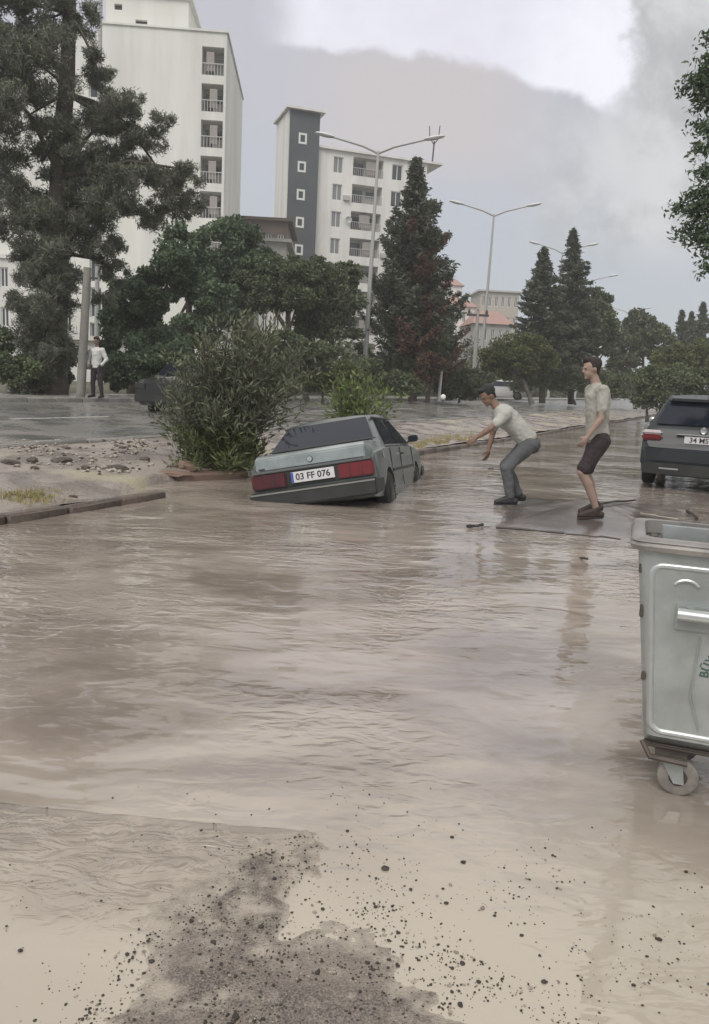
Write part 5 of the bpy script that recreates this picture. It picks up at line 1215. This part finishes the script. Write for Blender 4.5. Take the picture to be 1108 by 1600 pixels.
def person(label, loc, yaw, J, shirt, legs, shoe_m, hair_m, skin, shorts=False, res=.0075, extra=None, hood=False):
    t = thing('person', label, 'person', loc, (0, 0, yaw)); V_ = Vector; J = {k_: V_(v) for k_, v in J.items()}
    hd_ = J['head']; fd = J['face'].normalized(); upv = (hd_ - J['neck']).normalized(); upv = (V_((0, 0, 1)) * .6 + upv * .4); sd = upv.cross(fd).normalized(); upv = fd.cross(sd).normalized()
    mb = MB()
    # head
    mb.ell(hd_ + upv * .02 - fd * .01, fd * .096, sd * .075, upv * .105, 18, 12)
    mb.ell(hd_ - upv * .045 + fd * .022, fd * .068, sd * .056, upv * .068, 14, 9)
    mb.ell(hd_ + fd * .092 - upv * .018, fd * .02, sd * .012, upv * .026, 8, 6); mb.ell(hd_ + fd * .080 + upv * .018, fd * .015, sd * .045, upv * .010, 8, 5)
    mb.ell(hd_ + fd * .076 - upv * .062, fd * .014, sd * .024, upv * .010, 8, 5); mb.ell(hd_ + fd * .066 - upv * .098, fd * .022, sd * .024, upv * .018, 8, 5)
    for s_ in (-1, 1): mb.ell(hd_ + sd * s_ * .078 - upv * .01 - fd * .012, fd * .020, sd * .009, upv * .032, 8, 6)
    mb.cap(J['neck'] - (J['neck'] - J['chest']).normalized() * .02, hd_ - upv * .06 - fd * .02, .060, .052, 12)
    # trunk under the clothes
    mb.cap(J['hip'], J['waist'], .115, .11, 14, .95, (0, 1, 0)); mb.cap(J['waist'], J['chest'], .11, .12, 14, .8, (0, 1, 0)); mb.cap(J['chest'], J['neck'], .115, .055, 12)
    for k_ in 'LR':
        mb.cap(J['chest'].lerp(J['sh' + k_], .35), J['sh' + k_], .075, .055); mb.cap(J['sh' + k_], J['el' + k_], .050, .039); mb.cap(J['el' + k_], J['el' + k_].lerp(J['wr' + k_], .35), .039, .042); mb.cap(J['el' + k_].lerp(J['wr' + k_], .35), J['wr' + k_], .041, .026)
        hand(mb, J['wr' + k_], J['hd' + k_] - J['wr' + k_], J['th' + k_] if 'th' + k_ in J else fd, 1.0, .6)
        mb.cap(J['hp' + k_], J['kn' + k_], .088, .058, 12); kn, an = J['kn' + k_], J['an' + k_]
        mid = kn.lerp(an, .32) - (J['toe' + k_] - an).normalized() * .012
        mb.cap(kn, mid, .057, .058, 12); mb.cap(mid, an, .057, .037, 12); mb.cap(an, J['toe' + k_].lerp(an, .35) + V_((0, 0, .0)), .037, .03)
    b = mb.build('body', skin, t, remesh=res, sm=5)
    for s_ in (-1, 1): MB().ell(hd_ + fd * .082 + upv * .006 + sd * s_ * .031, fd * .008, sd * .012, upv * .006, 8, 5).build('eye', M_black, t)
    # hair
    mb = MB()
    if hood: mb.ell(hd_ + upv * .02 - fd * .03, fd * .115, sd * .10, upv * .13, 16, 10)
    else: mb.ell(hd_ + upv * .048 - fd * .030, fd * .099, sd * .089, upv * .090, 16, 10); mb.ell(hd_ + upv * .098 + fd * .028, fd * .066, sd * .062, upv * .036, 12, 7); mb.ell(hd_ + upv * .112 + fd * .055, fd * .035, sd * .045, upv * .02, 10, 6); mb.ell(hd_ - upv * .02 - fd * .062, fd * .045, sd * .068, upv * .065, 12, 7); mb.ell(hd_ + upv * .028 - fd * .028, fd * .082, sd * .091, upv * .066, 14, 8)
    mb.build('hood' if hood else 'hair', hair_m, t, remesh=.008, sm=1, wrinkle=.010)
    # shirt
    mb = MB(); up_ = (J['chest'] - J['waist']).normalized()
    mb.cap(J['hem'], J['waist'], .150, .148, 18, .90 , (0, 1, 0)); mb.cap(J['waist'], J['chest'], .15, .178, 18, .86, (0, 1, 0)); mb.cap(J['chest'], J['chest'].lerp(J['neck'], .62), .16, .085, 14)
    for k_ in 'LR':
        mb.cap(J['chest'].lerp(J['sh' + k_], .25) , J['sh' + k_], .115, .076, 12)
        sl = J['sh' + k_].lerp(J['el' + k_], extra.get('sleeve', .62) if extra else .62); mb.cap(J['sh' + k_], sl, .074, .068, 12)
        if extra and extra.get('long'): mb.cap(J['el' + k_], J['wr' + k_], .058, .042, 12)
    mb.build('shirt', shirt, t, remesh=.011, sm=7, wrinkle=.015)
    # lower garment
    mb = MB(); mb.cap(J['hip'] + up_ * -.02, J['hip'].lerp(J['waist'], .35), .145, .13, 16, .9, (0, 1, 0))
    for k_ in 'LR':
        hp_, kn, an = J['hp' + k_], J['kn' + k_], J['an' + k_]
        if shorts: mb.cap(hp_, hp_.lerp(kn, .86), .115, .088, 14)
        else: mb.cap(hp_, kn, .112, .078, 14); mb.cap(kn, kn.lerp(an, .5), .077, .068, 14); mb.cap(kn.lerp(an, .5), an + (kn - an).normalized() * .03, .068, .058, 14)
    mb.build('shorts' if shorts else 'trousers', legs, t, remesh=.010, sm=3, wrinkle=.011)
    for k_ in 'LR':
        an, toe = J['an' + k_], J['toe' + k_]; heel = J['heel' + k_] if 'heel' + k_ in J else V_((an.x - .05, an.y, toe.z + .01)); mb = MB()
        mb.cap(heel + V_((0, 0, .03)), toe + V_((0, 0, .015)), .044, .036, 12); mb.cap(an - V_((0, 0, .0)), heel.lerp(toe, .25) + V_((0, 0, .03)), .050, .046, 12); mb.cap(an.lerp(toe, .3), toe + V_((0, 0, .02)), .042, .034)
        mb.build('shoe', shoe_m, t, remesh=.009, sm=3)
        mb = MB(); mb.cap(heel + V_((0, 0, -.005)), toe + V_((0, 0, -.014)), .040, .040, 12, .35, (0, 1, 0)); mb.build('shoe_sole', extra.get('sole', shoe_m) if extra else shoe_m, t)
    # belt line
    return t
M_shirtL = mat('pale_sage_cotton', (.43, .435, .395), .85, bump=.3, bscale=30, var=.10, vscale=5)
M_shirtR = mat('beige_cotton', (.38, .37, .325), .85, bump=.3, bscale=30, var=.12, vscale=5)
M_trous = mat('grey_trousers', (.115, .125, .125), .85, bump=.3, bscale=30, var=.25, vscale=5)
M_short = mat('dark_maroon_shorts', (.035, .024, .028), .85, bump=.3, bscale=30, var=.2, vscale=5)
M_shoe = mat('brown_shoes', (.035, .022, .018), .6); M_shoe2 = mat('black_shoes', (.02, .02, .022), .5)
M_hair = mat('dark_hair', (.022, .012, .010), .6, bump=.8, bscale=60); M_hair2 = mat('black_hair', (.012, .014, .013), .6, bump=.8, bscale=60)
pR = gp(928, 811)
person('man standing in a beige t-shirt and dark knee length shorts, facing left beside the hatchback', (pR.x, pR.y, .012), math.pi + .08, dict(
    head=(.205, 0, 1.715), face=(1, .12, -.16), neck=(.14, 0, 1.57), chest=(.095, 0, 1.37), waist=(.075, 0, 1.10), hem=(.06, 0, .975), hip=(.035, 0, .93),
    shL=(.11, .185, 1.475), shR=(.11, -.185, 1.475), elL=(.125, .235, 1.17), wrL=(.25, .215, .955), hdL=(.30, .20, .87), thL=(.9, 0, .3),
    elR=(.04, -.24, 1.17), wrR=(.02, -.25, .93), hdR=(.03, -.25, .84), thR=(.9, 0, .2),
    hpL=(.045, .095, .90), hpR=(.03, -.095, .90), knL=(.245, .13, .545), anL=(.035, .14, .125), toeL=(.225, .155, .035), heelL=(-.02, .14, .035),
    knR=(.115, -.09, .52), anR=(-.045, -.10, .155), toeR=(.125, -.115, .04), heelR=(-.10, -.10, .085)),
    M_shirtR, M_short, M_shoe, M_hair, M_skinl, shorts=True, extra=dict(sleeve=.66))
pL = gp(797, 790)
person('man stooping forward in a pale sage t-shirt and grey trousers, reaching towards the sunken car', (pL.x, pL.y, .01), math.pi, dict(
    head=(.385, .0, 1.345), face=(.80, .35, -.55), neck=(.275, 0, 1.225), chest=(.13, 0, 1.09), waist=(-.03, 0, .95), hem=(-.12, 0, .86), hip=(-.165, 0, .80),
    shL=(.185, .18, 1.13), shR=(.20, -.18, 1.12), elL=(.36, .27, .965), wrL=(.52, .25, .84), hdL=(.59, .24, .79), thL=(.2, -.4, .9),
    elR=(.25, -.24, .86), wrR=(.29, -.20, .66), hdR=(.31, -.19, .57), thR=(.6, .5, .2),
    hpL=(-.15, .095, .76), hpR=(-.17, -.095, .77), knL=(.115, .14, .475), anL=(.03, .13, .11), toeL=(.20, .155, .035), heelL=(-.03, .13, .035),
    knR=(.07, -.12, .49), anR=(-.135, -.17, .12), toeR=(.03, -.20, .035), heelR=(-.19, -.17, .05)),
    M_shirtL, M_trous, M_shoe2, M_hair2, M_skin, extra=dict(sleeve=.60))
pF = gp(152, 622, Z_P)
M_hoodie = mat('pale_hoodie', (.60, .60, .57), .85, var=.1, vscale=5)
person('person in a pale long sleeved top and dark trousers standing right behind the concrete pole', (pF.x, pF.y, Z_P), -math.pi / 2 - .3, dict(
    head=(.03, 0, 1.66), face=(1, 0, -.15), neck=(0, 0, 1.50), chest=(0, 0, 1.32), waist=(0, 0, 1.08), hem=(0, 0, .95), hip=(0, 0, .92),
    shL=(0, .19, 1.41), shR=(0, -.19, 1.41), elL=(-.03, .30, 1.15), wrL=(.12, .24, .98), hdL=(.18, .18, .96), elR=(-.03, -.30, 1.15), wrR=(.12, -.24, .98), hdR=(.18, -.18, .96),
    hpL=(0, .10, .88), hpR=(0, -.10, .88), knL=(.03, .13, .48), knR=(.02, -.13, .48), anL=(-.02, .15, .09), anR=(-.02, -.15, .09), toeL=(.16, .18, .03), toeR=(.16, -.18, .03)),
    M_hoodie, M_short, M_shoe2, M_hair, M_skin, res=.012, extra=dict(sleeve=1.0, long=True))

# ------------------------------------------------------------------ haze volume added to imitate a window-glass veil over distant things
HZ = MB().box(-260, 330, -8, 420, -1.2, 44)
hm = bpy.data.materials.new('glass_veil_haze'); hm.use_nodes = True; hn = hm.node_tree; hn.nodes.remove(hn.nodes['Principled BSDF'])
pv = hn.nodes.new('ShaderNodeVolumePrincipled'); pv.inputs['Color'].default_value = (.93, .94, .95, 1); pv.inputs['Density'].default_value = .0012; pv.inputs['Anisotropy'].default_value = .2
hn.links.new(pv.outputs[0], hn.nodes['Material Output'].inputs['Volume'])
ho = HZ.build('haze', hm, smooth=False); ho['kind'] = 'stuff'; ho['label'] = 'thin haze added over the flooded street to imitate a veil of window glass'
bpy.data.scenes.remove(TS)
